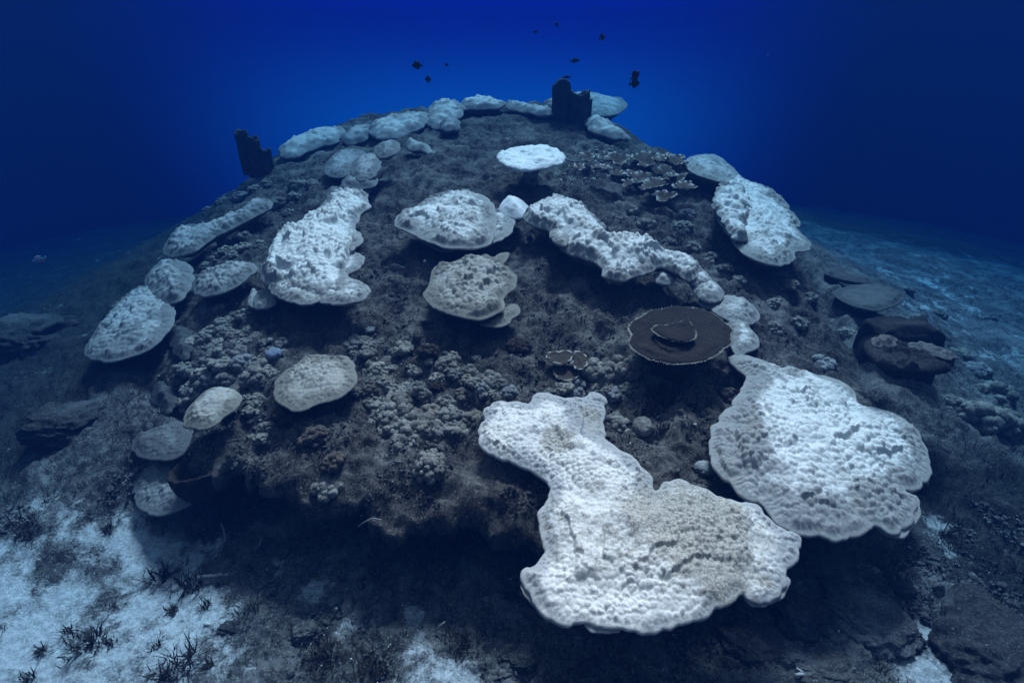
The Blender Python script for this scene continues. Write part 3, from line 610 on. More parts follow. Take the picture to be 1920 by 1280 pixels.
# right slope far plates
plate('plate_coral', [(1560,548),(1590,536),(1640,530),(1690,545),(1696,562),(1670,577),(1635,582),(1590,570)], bm_dull, off=.16, k=.3, dome=.02, cell=.06, amp=.006, base=.7, label='thin dusky plate coral on the blue slope beyond the right rear plate')
plate('plate_coral', [(1545,510),(1570,500),(1610,512),(1640,532),(1610,530),(1570,522)], bm_dull, off=.12, k=.5, dome=.03, cell=.06, amp=.01, base=.5, label='low dusky coral ridge immediately behind the thin dusky plate')

# ------------------------------------------------------------------ lumps: cauliflower and knob corals
def icosphere(sub):
    import bmesh
    bm = bmesh.new(); bmesh.ops.create_icosphere(bm, subdivisions=sub, radius=1.0)
    bm.verts.ensure_lookup_table()
    V = np.array([v.co[:] for v in bm.verts]); Fc = np.array([[v.index for v in f.verts] for f in bm.faces]); bm.free()
    return V, Fc
ICO5 = icosphere(5); ICO4 = icosphere(4)
def cells3(V, n, seed):
    r = np.random.default_rng(seed); P = r.normal(size=(n, 3)); P /= np.linalg.norm(P, axis=1)[:, None]; P[:, 2] = np.abs(P[:, 2])*1.1 - .25
    P /= np.linalg.norm(P, axis=1)[:, None]
    D = np.arccos(np.clip(V @ P.T, -1, 1)); D.sort(axis=1); return D[:, 0], D[:, 1]
def lump_mesh(seed, nbig, nsmall, a1, a2, flat=.7, rough=.03):
    V, Fc = ICO5; d1, d2 = cells3(V, nbig, seed); e1, e2 = cells3(V, nsmall, seed+50)
    s1 = math.sqrt(4*math.pi/nbig); s2 = math.sqrt(4*math.pi/nsmall)
    h = 1 + a1*np.sqrt(np.clip(1-(d1/(s1*.85))**2, 0, 1)) + a2*1.3*np.sqrt(np.clip(1-(e1/(s2*.72))**2, 0, 1)) + rough*1.6*fbm(V[:,0]*4+seed, V[:,1]*4+V[:,2]*3, seed, 3)
    P = V*h[:, None]; P[:, 2] *= flat
    P[:, 0] *= 1+.15*math.sin(seed); P[:, 1] *= 1+.15*math.cos(seed*1.7)
    return P/ P[:, 2].max()*flat if False else P, Fc
def lump_mat(c1, c2):
    m, n, b = new_mat('soft_coral_skin')
    f = noise(n, 60, 4, .7); g = noise(n, 12, 4, .6)
    c = mix(n, maprange(n, g, .35, .65, 0, 1), c1, c2); c = mix(n, maprange(n, f, .35, .6, .55, 0), c, tuple(x*.4 for x in c1))
    n.links.new(c, b.inputs['Base Color']); bump(n, b, f, .7, .012); return m
LM = lump_mat((.135,.132,.122), (.29,.283,.262)); LMB = lump_mat((.07,.06,.05), (.13,.115,.10)); LMW = lump_mat((.22,.23,.24), (.34,.36,.37)); LMD = lump_mat((.022,.017,.015), (.05,.04,.036)); LVAR = [lump_mat((.10,.10,.10), (.21,.21,.20)), lump_mat((.20,.19,.165), (.38,.365,.325)), lump_mat((.15,.16,.17), (.27,.285,.30)), lump_mat((.13,.115,.10), (.24,.215,.185))]; LMBL = lump_mat((.16,.20,.30), (.25,.30,.42))
protos = []
ICO3 = icosphere(3)
def head_mesh(seed, nb, rb, flat):
    r = np.random.default_rng(seed); Vs = []; Fs = []; b = 0
    V0, F0 = ICO4; h = .80 + .08*fbm(V0[:,0]*2+seed, V0[:,1]*2+V0[:,2], seed, 3); Vs.append(V0*h[:,None]*(1,1,flat)); Fs.append(F0); b += len(V0)
    V0, F0 = ICO3
    for i in range(nb):                                               # one head: a core covered in crowded lobes
        z = r.uniform(-.25, 1.0); a = i*2.39996 + r.normal(0, .25); q = math.sqrt(max(0, 1-z*z)); p = np.array((q*math.cos(a), q*math.sin(a), z))*r.uniform(.66, .92)
        p[2] *= flat; rr = rb*r.uniform(.65, 1.3)
        h = 1 + .24*fbm(V0[:,0]*2.2+i*3, V0[:,1]*2.2+V0[:,2]*1.7, seed+i, 3) + .16*perlin(V0[:,0]*6+i, V0[:,1]*6+V0[:,2]*5, seed+i)
        Vs.append(V0*h[:,None]*rr + p); Fs.append(F0+b); b += len(V0)
    return np.concatenate(Vs), np.concatenate(Fs)
for i, (nb_, rb, fl) in enumerate([(30,.30,.75),(44,.25,.7),(24,.34,.8),(60,.21,.62),(36,.27,.75)]):
    P, Fc = head_mesh(20+i, nb_, rb, fl); o = mesh_np('head_shape', P, Fc, [LM]); me = o.data; bpy.data.objects.remove(o); protos.append(me)
P, Fc = lump_mesh(25, 5, 40, .30, .05, .7); o = mesh_np('knob_shape', P, Fc, [LM]); protos.append(o.data); bpy.data.objects.remove(o)
def variant(me, mat):
    m2 = me.copy(); m2.materials.clear(); m2.materials.append(mat); return m2
def lump(u, v, rpx, name, label, cat, group=None, mat=None, proto=None, sink=.35, tall=1.0):
    g = on_ground(u, v); D = math.sqrt(g[0]**2+g[1]**2+(CAM_H-g[2])**2); r = rpx/F*D*.92
    me = protos[proto if proto is not None else random.randrange(5)]
    key = (me.name, mat.name if mat else '')
    if mat is not None and mat is not LM:
        if key not in lump.cache: lump.cache[key] = variant(me, mat)
        me = lump.cache[key]
    o = bpy.data.objects.new(name, me); link(o)
    zt = float(mound_top(g[0], g[1])) if np.hypot(g[0]-MC[0], g[1]-MC[1]) < mound_R(g[0], g[1]) else float(g[2])
    o.location = (g[0], g[1], zt + r*(.5-sink)); o.rotation_euler = (random.uniform(-.3,.3), random.uniform(-.3,.3), random.uniform(0, 6.28))
    s = random.uniform(.88, 1.12); o.scale = (r*s, r/s*random.uniform(.9,1.1), r*random.uniform(.85,1.1)*tall)
    return tag(o, label, cat, group)
lump.cache = {}
GR = {
 'a': ('lumpy grey soft coral heads clustered right of the oval tan plate', [(660,648,16),(680,640,14),(697,652,14),(712,692,20),(735,672,23),(757,665,18),(725,715,20),(762,722,22),(742,740,18),(745,768,32),(715,775,22),(800,770,24),(772,795,36),(738,802,26),(815,802,28),(845,772,22),(852,800,24),(880,768,22),(790,745,16),(700,752,16),(835,745,16),(690,670,14),(775,690,15)]),
 'b': ('small rounded grey coral knobs behind the bleached foreground coral', [(865,735,15),(890,722,18),(915,708,22),(938,722,14),(905,736,11),(926,735,11),(955,742,14),(835,690,20),(852,702,16),(872,706,16),(880,690,14),(820,712,14),(850,672,12)]),
 'd': ('fuzzy bluish grey soft coral in the bank left of the dark table', [(1105,702,22),(1135,705,24),(1162,692,22),(1182,702,18),(1150,735,22),(1075,727,22),(1055,735,18),(1120,722,18),(1178,728,16)]),
 'e': ('dim grey lumpy soft coral on the slope left of the oval tan plate', [(400,612,20),(425,600,18),(440,625,16),(380,632,18),(360,645,16),(402,652,18),(440,662,24),(462,690,24),(420,692,24),(392,703,24),(370,722,20),(465,640,14),(480,722,20),(480,752,18),(500,700,16),(470,772,16),(500,800,14),(470,810,11),(350,745,16),(430,715,18),(455,595,12),(410,580,12),(500,660,12),(530,648,12)]),
 'f': ('dim small coral lumps between the narrow left coral and the small grey oval plate', [(400,480,14),(425,470,15),(440,480,13),(420,455,12),(460,452,12),(455,470,12),(490,460,12),(480,440,10),(385,497,12)]),
 'h': ('dim blue grey coral lumps on the right slope beyond the winding ridge', [(1590,620,14),(1640,600,12),(1680,612,16),(1720,602,14),(1760,590,12),(1800,665,18),(1830,695,16),(1862,745,22),(1882,800,22),(1795,765,20),(1640,655,14),(1560,600,12),(1520,560,14),(1480,540,14),(1450,565,14),(1500,605,14),(1450,625,14),(1850,600,12),(1700,545,10)]),
 'i': ('grey coral knobs on the rock between winding ridge and right rear plate', [(1210,425,16),(1240,402,18),(1275,422,18),(1300,462,15),(1360,505,15),(1190,400,14),(1330,480,14),(1255,445,14),(1385,530,14),(1290,395,14),(1225,455,12),(1160,415,12)]),
 'g': ('dusky blue coral lumps on the far left flank above the narrow coral', [(550,372,13),(560,350,15),(525,382,13),(585,352,12),(480,362,12),(450,376,12),(420,386,12),(392,396,12),(500,352,10),(540,395,10)]),
}
for k_, (lab, L_) in GR.items():
    for u, v, r__ in L_:
        for q in range(4 if k_ in 'ae' else 3 if k_ == 'd' else 2 if k_ == 'b' else 1):
            m_ = None if random.random() < .6 else random.choice(LVAR)
            lump(u + (random.gauss(0, 20) if q else 0), v + (random.gauss(0, 14) if q else 0), r__*(random.uniform(.35, .9) if q else 1.12), 'soft_coral', lab, 'coral', lab, mat=m_, sink=random.uniform(.4, .7))
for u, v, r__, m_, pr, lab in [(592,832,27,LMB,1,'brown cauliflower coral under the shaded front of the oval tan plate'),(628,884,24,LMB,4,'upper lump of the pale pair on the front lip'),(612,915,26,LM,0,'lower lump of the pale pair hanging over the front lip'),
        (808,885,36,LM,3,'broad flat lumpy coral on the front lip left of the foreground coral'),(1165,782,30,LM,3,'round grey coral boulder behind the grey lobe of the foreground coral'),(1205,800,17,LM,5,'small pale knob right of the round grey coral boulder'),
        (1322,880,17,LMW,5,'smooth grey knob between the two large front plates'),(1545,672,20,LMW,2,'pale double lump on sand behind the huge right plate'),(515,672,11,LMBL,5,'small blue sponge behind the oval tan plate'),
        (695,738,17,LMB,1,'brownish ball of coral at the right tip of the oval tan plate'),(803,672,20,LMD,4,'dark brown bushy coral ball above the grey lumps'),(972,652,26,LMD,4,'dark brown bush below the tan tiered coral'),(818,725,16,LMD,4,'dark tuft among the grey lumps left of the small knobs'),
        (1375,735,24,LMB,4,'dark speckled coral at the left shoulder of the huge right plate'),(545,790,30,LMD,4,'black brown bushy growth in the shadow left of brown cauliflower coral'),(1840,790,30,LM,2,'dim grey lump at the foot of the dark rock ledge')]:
    lump(u, v, r__, 'sponge' if 'sponge' in lab else 'lump_coral', lab, 'sponge' if 'sponge' in lab else 'coral', mat=m_, proto=pr)

# ------------------------------------------------------------------ branching bush corals
def branch_bush(u, v, rpx, n, label, mat):
    g = on_ground(u, v); D = math.sqrt(g[0]**2+g[1]**2+(CAM_H-g[2])**2); r = rpx/F*D; Vv = []; Ff = []
    for i in range(n):
        a = random.uniform(0, 6.28); el = random.uniform(.15, 1.5); L_ = r*random.uniform(.6, 1.05)
        p = np.array((random.gauss(0, r*.35), random.gauss(0, r*.28), -.02)); dr = np.array((math.cos(a)*math.cos(el), math.sin(a)*math.cos(el), math.sin(el)))
        for k in range(3):
            q_ = p + dr*L_*.33; w = r*.055*(1-.2*k); b = len(Vv); sx = np.cross(dr, (.3,.2,.9)); sx /= np.linalg.norm(sx)+1e-6; sy = np.cross(dr, sx)
            for pt, ww in ((p, w), (q_, w*.75)):
                for m_ in range(4):
                    Vv.append(pt + ww*(math.cos(m_*1.571)*sx + math.sin(m_*1.571)*sy))
            Ff += [(b+m_, b+(m_+1) % 4, b+4+(m_+1) % 4, b+4+m_) for m_ in range(4)] + [(b+4, b+5, b+6, b+7)]
            p = q_; dr = dr + np.array((random.gauss(0,.35), random.gauss(0,.35), random.gauss(.1,.3))); dr /= np.linalg.norm(dr)
    zt = float(mound_top(g[0], g[1]))
    o = mesh_np('branching_coral', np.array(Vv)+np.array((g[0], g[1], zt)), np.array(Ff), [mat], loc=(g[0], g[1], zt)); return tag(o, label, 'coral')
branch_bush(1238, 745, 40, 260, 'dark brown branching coral bed under the dark round table', LMD)
branch_bush(1215, 770, 26, 160, 'dark branching coral bush right of the round grey coral boulder', LMD)
branch_bush(1250, 815, 20, 120, 'dark twiggy coral between the two large front plates, uphill', LMD)
branch_bush(1355, 730, 22, 120, 'dark twiggy coral against the left shoulder of the huge right plate', LMD)

# ------------------------------------------------------------------ tube and cup sponges
M_SPONGE = lump_mat((.028,.031,.037), (.07,.075,.085)); M_CUP = lump_mat((.016,.013,.012), (.032,.027,.025))  # tube sponge colour lightened towards blue to stand in for distance haze
def tube(name, base, h, r0, r1, lean, mat, parent=None, wall=.72, seed=0):
    prof = [(0, .9), (.15, 1.), (.4, 1.02), (.7, .98), (.9, 1.0), (.98, .97), (1.0, .88), (.96, wall), (.8, wall*.9), (.5, wall*.7), (.3, .05)]
    n = 40; Vv = []
    for i, (t_, k_) in enumerate(prof):
        r = (r0 + (r1-r0)*min(1, t_))*k_
        for j in range(n):
            a = 2*math.pi*j/n; rr = r*(1 + .10*math.sin(3*a+seed) + .07*math.sin(13*a+seed*2+t_*2) + .08*float(perlin(a*2, t_*4+seed, 7)))
            Vv.append((base[0]+rr*math.cos(a)+lean[0]*t_*h, base[1]+rr*math.sin(a)+lean[1]*t_*h, base[2]+t_*h*(1+.05*math.sin(2*a+seed))))
    Ff = [(i*n+j, i*n+(j+1) % n, (i+1)*n+(j+1) % n, (i+1)*n+j) for i in range(len(prof)-1) for j in range(n)]
    return mesh_np(name, np.array(Vv), np.array(Ff), [mat], loc=tuple(base), parent=parent)
def sponge_group(spec, yd, label):
    roots = [at_dist(u, v, yd) for u, v, *_ in spec]
    t_ = empty('tube_sponge', tuple(roots[0]), label, 'sponge')
    for (u, v, hpx, wpx, lx), p in zip(spec, roots):
        s = yd*1.09/F; tube('tube', (p[0], p[1]+random.uniform(-.1,.1), p[2]), hpx*s, wpx*s*.5, wpx*s*.46, (lx, 0), M_SPONGE, t_, seed=u*.1)
sponge_group([(1052,262,86,30,0.0),(1080,266,74,34,0.02),(1092,262,58,22,.05),(1046,252,46,16,-.05)], 7.6, 'dark cluster of upright tube sponges standing on the far crest')
sponge_group([(468,328,68,22,-.03),(492,330,62,20,.02),(508,332,46,18,.05),(482,335,40,30,0)], 6.9, 'dark hazy tube sponges at the far left edge of the reef')
g = on_ground(376, 905, .02); s = 3.2/F
t = empty('cup_sponge', tuple(g), 'dark brown cup sponge under the front lip beside the slumped grey coral', 'sponge')
tube('cup', (g[0], g[1], g[2]-.08), .20, .09, .125, (0, -.1), M_CUP, t, wall=.78, seed=3)

# ------------------------------------------------------------------ rocks
def rock(u, v, rx, ry, rz, label, mat=M_ROCK, seed=1, up=0., rot=0., name='rock', g=None):
    g = on_ground(u, v) if g is None else g; Vv, Fc = ICO5
    nn = np.sign(Vv)*np.abs(Vv)**.75
    h = 1 + .20*fbm(Vv[:,0]*1.6+seed*3, Vv[:,1]*1.6+Vv[:,2]*1.3, seed, 4) + .10*fbm(Vv[:,0]*6+seed, Vv[:,1]*6+Vv[:,2]*5, seed+3, 4) - .10*np.abs(perlin(Vv[:,0]*3+seed, Vv[:,2]*4+Vv[:,1]*2, seed+9))
    P = nn*h[:, None]*np.array((rx, ry, rz)); c_, s_ = math.cos(rot), math.sin(rot)
    P = np.stack([P[:,0]*c_-P[:,1]*s_, P[:,0]*s_+P[:,1]*c_, P[:,2]], 1) + np.array((g[0], g[1], g[2]+up))
    return tag(mesh_np(name, P, Fc, [mat], loc=(g[0], g[1], g[2])), label, 'rock')
rock(1495,1165,.13,.11,.10,'rounded dark boulder under the right lobe of the foreground coral', seed=2, up=.03)
rock(1625,1165,.17,.20,.09,'broad smooth grey rock lying right of the rounded dark boulder', M_ROCKPALE, 5, .02, .4)
rock(1560,1105,.07,.06,.05,'small rock behind the broad smooth grey rock', seed=8, up=.02)
rock(572,1190,.055,.05,.045,'pale egg shaped stone among the weeds near the bottom', M_ROCKPALE, 11, .02, .3)
rock(1850,1230,.30,.22,.16,'dark rock rising from the crack in the bottom right corner', seed=14, up=0., rot=.8)
rock(1420,1215,.16,.12,.07,'low dark rock in the shadow of the foreground coral', seed=17, up=.0)
rock(1540,1255,.15,.10,.05,'flat pale rock at the bottom edge', M_ROCKPALE, 19, .0)
rock(1690,1110,.06,.05,.04,'small grey stone right of the broad smooth rock', seed=31, up=.02)
rock(1480,1240,.06,.05,.05,'rounded stone between the low dark rock and flat pale rock', M_ROCKPALE, 33, .01)
rock(1700,1200,.07,.05,.05,'angular stone left of the crack at lower right', seed=35, up=.01)
rock(980,1240,.07,.05,.04,'low stone half buried at the bottom, under the front corner of foreground coral', seed=37)
rock(1100,1255,.05,.05,.04,'second low stone at the bottom, right of the half buried one', seed=39)
rock(430,1180,.05,.04,.035,'small dark stone at the right edge of the white sand', seed=41)
rock(130,800,.25,.2,.13,'dark rubble hump below the drooping left plate', seed=23)
rock(60,640,.4,.35,.2,'dim hump of rock at the left edge of the picture', seed=27)
# overhanging ledge on the right slope, shadow of its face painted into the rock
t = empty('rock_ledge', tuple(on_ground(1705, 735)), 'dark overhanging rock ledge with pale encrusted top on the right slope', 'rock')
plate('slab', [(1622,640),(1650,630),(1690,640),(1730,652),(1770,660),(1791,668),(1782,690),(1740,694),(1690,690),(1640,672)], M_ROCKSHADE, off=.42, k=.3, dome=.03, cell=.1, amp=.03, lump=.05, edge_w=.05, parent=t, cone=.25, r=.04, depth=.2)
plate('pale_crust', [(1700,646),(1730,640),(1765,652),(1793,664),(1788,673),(1760,671),(1725,661)], bm_mid, off=.46, k=.3, dome=.04, cell=.07, amp=.035, lump=.06, base=.5, parent=t, scal=.03, scal_l=.1)
plate('pale_crust', [(1632,640),(1650,628),(1678,632),(1684,645),(1665,652),(1645,650)], bm_mid, off=.45, k=.3, dome=.04, cell=.07, amp=.035, lump=.06, base=.3, parent=t, scal=.03, scal_l=.1)
g = on_ground(1705, 735)
Vv, Fc = ICO4; P = np.sign(Vv)*np.abs(Vv)**.5*(1+.12*fbm(Vv[:,0]*2, Vv[:,1]*2+Vv[:,2], 5, 3))[:,None]*np.array((.27,.16,.3)) + np.array((g[0]+.05, g[1]+.32, g[2]+.1))
mesh_np('base', P, Fc, [M_ROCKSHADE], loc=tuple(g), parent=t)

# ------------------------------------------------------------------ weeds, turf, shell grit, twigs
M_WEED, n_, b_ = new_mat('weed'); 
c_ = mix(n_, noise(n_, 8, 3), (.010,.010,.009), (.045,.042,.036)); n_.links.new(c_, b_.inputs['Base Color'])
M_PALE, n_, b_ = new_mat('dead_coral_white'); c_ = mix(n_, noise(n_, 60, 3), (.62,.63,.62), (.40,.40,.39)); n_.links.new(c_, b_.inputs['Base Color'])
M_TWIG, n_, b_ = new_mat('dead_twig'); c_ = mix(n_, noise(n_, 60, 3), (.30,.31,.31), (.16,.165,.165)); n_.links.new(c_, b_.inputs['Base Color'])
def strands(P, ln, wd, lean=.9, seg=4, curl=.9):
    """many curved ribbons growing from points P"""
    n = len(P); a = rng.uniform(0, 2*math.pi, n); L_ = ln*rng.uniform(.35, 1.2, n); el = rng.uniform(.15, 1.35, n)
    pos = P.copy(); out = []; w0 = wd*rng.uniform(.6, 1.3, n); side = np.stack([-np.sin(a+rng.normal(0,.6,n)), np.cos(a), np.zeros(n)], 1)
    for k in range(seg+1):
        ww = (w0*(1-.75*k/seg))[:, None]
        out += [pos-side*ww, pos+side*ww]
        dr = np.stack([np.cos(a)*np.cos(el), np.sin(a)*np.cos(el), np.sin(el)], 1); pos = pos + dr*(L_/seg)[:, None]
        a = a + rng.normal(0, curl*.5, n); el = el + rng.normal(-.12, curl*.35, n)
    V = np.stack(out, 1); m = 2*(seg+1); b = (np.arange(n)*m)[:, None]; Ff = []
    for k in range(seg): Ff.append(b + np.array([2*k, 2*k+1, 2*k+3, 2*k+2]))
    return V.reshape(-1, 3), np.concatenate(Ff)
def bed_surface(x, y):
    return seabed_base(x, y) - .01
def sand_at(x, y):
    s = np.full(x.shape, -.35)
    for u, v, r_, w_ in sandp[:27]:
        g = _sg[(u, v)]; s = s + w_*1.35*np.exp(-((x-g[0])**2+(y-g[1])**2)/(r_*r_))
    return s
_sg = {(u, v): on_ground(u, v) for u, v, *_ in sandp[:27]}
def scatter_px(n, u0, u1, v0, v1, keep):
    U = rng.uniform(u0, u1, n); Vp = rng.uniform(v0, v1, n); X, Y, Z = ray(U, Vp); t = CAM_H/(-Z)
    for _ in range(6): t = (CAM_H - seabed_base(X*t, Y*t))/(-Z)
    x, y = X*t, Y*t
    m = (np.hypot(x-MC[0], y-MC[1]) > mound_R(x, y)-.25) & keep(x, y)
    x, y = x[m], y[m]; return np.stack([x, y, bed_surface(x, y)], 1)
kp = lambda thr: (lambda x, y: (sand_at(x, y) + .5*fbm(x*4, y*4, 301, 3) < thr) & (perlin(x*5, y*5, 303) + .4*rng.normal(size=x.shape) > -.15))
P = np.concatenate([scatter_px(4200, -40, 1960, 960, 1300, kp(.25)), scatter_px(2600, -20, 420, 660, 1000, kp(.2)), scatter_px(3000, 1640, 1950, 820, 1290, kp(.2))])
V, Fq = strands(P, .085, .0032)
o = mesh_np('seaweed', V, Fq, [M_WEED]); tag(o, kind='stuff'); o['label'] = 'dark stringy weed carpeting the rubble in front of the reef'
P = scatter_px(3600, -40, 1960, 960, 1300, kp(.35)); V, Fq = strands(P, .06, .0028)
M_WEED3, n_, b_ = new_mat('pale_weed'); c_ = mix(n_, noise(n_, 9, 4), (.05,.052,.052), (.20,.205,.205)); n_.links.new(c_, b_.inputs['Base Color'])
o = mesh_np('dead_weed', V, Fq, [M_WEED3]); tag(o, kind='stuff'); o['label'] = 'pale curled weed and dead coral twigs over the front rubble'
# fuzzy turf on the mound
n = 16000; U = rng.uniform(300, 1500, n); Vp = 250 + 720*rng.uniform(0, 1, n)**.7
pts = []
X, Y, Z = ray(U, Vp); t = 3*np.ones(n)
for _ in range(40): t = .5*t + .5*(CAM_H - macro(X*t, Y*t))/(-Z)
x, y = X*t, Y*t; ok = (np.hypot(x-MC[0], y-MC[1]) < mound_R(x, y)-.05) & (t > 1) & (t < 9) & (perlin(x*3, y*3, 311) > -.1)
x, y = x[ok], y[ok]; P = np.stack([x, y, mound_top(x, y)-.004], 1)
V, Fq = strands(P, .028, .0022, seg=3)
o = mesh_np('turf_algae', V, Fq, [M_WEED]); tag(o, kind='stuff'); o['label'] = 'short fuzzy dark algae growing over the reef rock'
# larger weed tufts
M_WEED2, n_, b_ = new_mat('brown_weed'); c_ = mix(n_, noise(n_, 10, 3), (.012,.010,.008), (.035,.029,.022)); n_.links.new(c_, b_.inputs['Base Color'])
tufts = [(870,1210,'bushy dark weed right of the middle sand patch'),(700,1080,'dark weed clump in front of the reef shadow'),(310,1080,'round dark weed tuft at the upper edge of the white sand'),(360,1100,'dark brown weed tuft left of the broken coral rod'),(160,1210,'dark weed strip across the white sand at lower left'),
         (480,1150,'tall stringy weed behind the pale egg shaped stone'),(700,1260,'weed clump at the bottom left of the middle sand patch'),(950,1120,'dark weed below the front corner of the foreground coral'),(1780,1010,'dark weed right of the huge plate beside the sand streak'),(340,1250,'low weed tuft at the bottom edge of the white sand'),(60,980,'dark weed bank above the white sand at left edge'),(610,1230,'weed tuft right of the pale egg shaped stone')]
for u, v, lab in tufts:
    g = on_ground(u, v); m = 110; p = np.stack([g[0]+rng.normal(0,.04,m), g[1]+rng.normal(0,.035,m), np.full(m, float(seabed_base(g[0], g[1]))-.01)], 1)
    V, Fq = strands(p, .12, .0045, seg=5); tag(mesh_np('seaweed_tuft', V, Fq, [M_WEED2], loc=tuple(g)), lab, 'seaweed')
lab = 'low dark weed tuft dotted over the white sand at lower left'
for i in range(18):
    u, v = random.uniform(0, 420), random.uniform(985, 1275)
    g = on_ground(u, v); m = random.randint(25, 70); p = np.stack([g[0]+rng.normal(0,.014,m), g[1]+rng.normal(0,.013,m), np.full(m, float(seabed_base(g[0], g[1]))-.005)], 1)
    V, Fq = strands(p, random.uniform(.035, .07), .0032, seg=4); tag(mesh_np('seaweed_tuft', V, Fq, [M_WEED2], loc=tuple(g)), lab, 'seaweed', lab)
# broken shell and coral grit
def grit(P, size, mat, name, lab):
    n = len(P); V0, F0 = icosphere(1); V0 = V0
    sc = size*rng.lognormal(0, .5, n); Vs = []; 
    A = rng.normal(size=(n, 3, 3)); Q, _ = np.linalg.qr(A); D_ = np.stack([sc, sc*rng.uniform(.3,.8,n), sc*rng.uniform(.2,.5,n)], 1)
    V = np.einsum('nij,kj->nki', Q*D_[:, None, :], V0) + P[:, None, :]
    Ff = F0[None] + (np.arange(n)*len(V0))[:, None, None]
    o = mesh_np(name, V.reshape(-1, 3), Ff.reshape(-1, 3), [mat]); tag(o, kind='stuff'); o['label'] = lab
sel = rng.permutation(len(x))[:420]; P1 = np.stack([x[sel], y[sel], mound_top(x[sel], y[sel])+.004], 1)
P2 = scatter_px(700, 0, 1920, 960, 1290, lambda x, y: perlin(x*4, y*4, 333) > 0)
P2[:, 2] += .02
grit(np.concatenate([P1, P2]), .0045, M_PALE, 'shell_grit', 'scattered white shell and coral fragments on rock and rubble')
sel = rng.choice(len(x), 12000); xs_ = x[sel]+rng.normal(0,.015,12000); ys_ = y[sel]+rng.normal(0,.015,12000); Pm = np.stack([xs_, ys_, mound_top(xs_, ys_)+.001], 1)
grit(Pm[:6500], .0095, M_ROCK, 'reef_rubble', 'small grey brown rubble and nodules covering the reef rock')
grit(Pm[6500:], .0075, M_ROCKPALE, 'pale_rubble', 'small pale bits of dead coral over the reef rock')
yd_ = rng.uniform(2.2, 7.5, 260); sU = rng.uniform(0, 1920, 260); sV = rng.uniform(0, 1100, 260); X_, Y_, Z_ = ray(sU, sV)
Ps = np.stack([X_*yd_/Y_, yd_, CAM_H+Z_*yd_/Y_], 1); Ps = Ps[(Ps[:,2] > macro(Ps[:,0], Ps[:,1])+.3) & (Ps[:,2] < 3.0)]
grit(Ps, .0010, M_TWIG, 'plankton', 'pale specks drifting in the water')
def px_cluster(n, cu, cv, su, sv): 
    pts = [on_ground(random.gauss(cu, su), random.gauss(cv, sv)) for _ in range(n)]; return np.array([(p[0], p[1], float(mound_top(p[0], p[1]))+.01) for p in pts])
grit(np.concatenate([px_cluster(110, 1115, 325, 35, 14), px_cluster(60, 1150, 295, 40, 12), px_cluster(30, 1220, 350, 30, 12)]), .012, M_PALE, 'coral_rubble', 'white coral rubble strewn among the dark leafy corals on the crest')
P3 = scatter_px(13000, 0, 1920, 940, 1290, lambda x, y: (perlin(x*3, y*3, 337) > -.1) & (sand_at(x, y) < .1)); P3[:, 2] += .012
grit(P3, .012, M_ROCKPALE, 'gravel', 'grey gravel lying over the seabed in front of the reef')
# single sticks and rods
def rod(pts, r, label, name='dead_coral_twig', mat=M_TWIG, cat='twig'):
    Vv = []; Ff = []; n = 8; pts = [np.array(p) for p in pts]
    for i, p in enumerate(pts):
        dr = pts[min(i+1, len(pts)-1)] - pts[max(i-1, 0)]; dr /= np.linalg.norm(dr); sx = np.cross(dr, (0,0,1.)); sx /= np.linalg.norm(sx)+1e-6; sy = np.cross(dr, sx)
        rr = r*(1-.35*i/len(pts))*random.uniform(.85, 1.1)
        for j in range(n): Vv.append(p + rr*(math.cos(j*2*math.pi/n)*sx + math.sin(j*2*math.pi/n)*sy))
    for i in range(len(pts)-1):
        for j in range(n): Ff.append((i*n+j, i*n+(j+1) % n, (i+1)*n+(j+1) % n, (i+1)*n+j))
    caps = [[j for j in range(n)][::-1], [(len(pts)-1)*n+j for j in range(n)]]
    o = mesh_np(name, np.array(Vv), [np.array(Ff), np.array(caps)], [mat], loc=tuple(pts[0])); return tag(o, label, cat)
def gp(u, v, h=.03): p = on_ground(u, v); return (p[0], p[1], p[2]+h)
rod([gp(375,1095,.05), gp(395,1094,.055), gp(415,1092,.055), gp(433,1090,.05)], .014, 'thick broken coral rod lying on the sand beside a weed tuft', mat=M_ROCKPALE)
rod([gp(672,995), gp(690,990,.05), gp(702,988,.06), gp(718,988,.05)], .004, 'thin pale forked twig in the dark shadow under the lip')
rod([gp(424,1020,.02), gp(424,1008,.06), gp(421,1002,.09)], .004, 'short white upright twig left of the reef shadow', mat=M_PALE)
rod([gp(482,1035,.03), gp(491,1030,.05), gp(494,1022,.06), gp(488,1017,.07)], .004, 'curled white twig in the weeds in front of the lip', mat=M_PALE)
rod([gp(817,1192,.03), gp(826,1188,.06), gp(836,1186,.08)], .006, 'grey finger of weed pointing left over the middle sand patch')
rod([gp(1487,1276,.04), gp(1496,1275,.045), gp(1503,1274,.04)], .008, 'white splinter lying at the bottom edge', mat=M_PALE)
rod([gp(1488,1265,.05), gp(1495,1269,.05), gp(1501,1272,.045)], .006, 'shorter white splinter touching the one at the bottom edge', mat=M_PALE)
rod([gp(1054,309,.12), gp(1062,315,.08), gp(1072,316,.07), gp(1086,313,.06)], .010, 'pale curved coral tendril beside the white table', mat=M_TWIG)

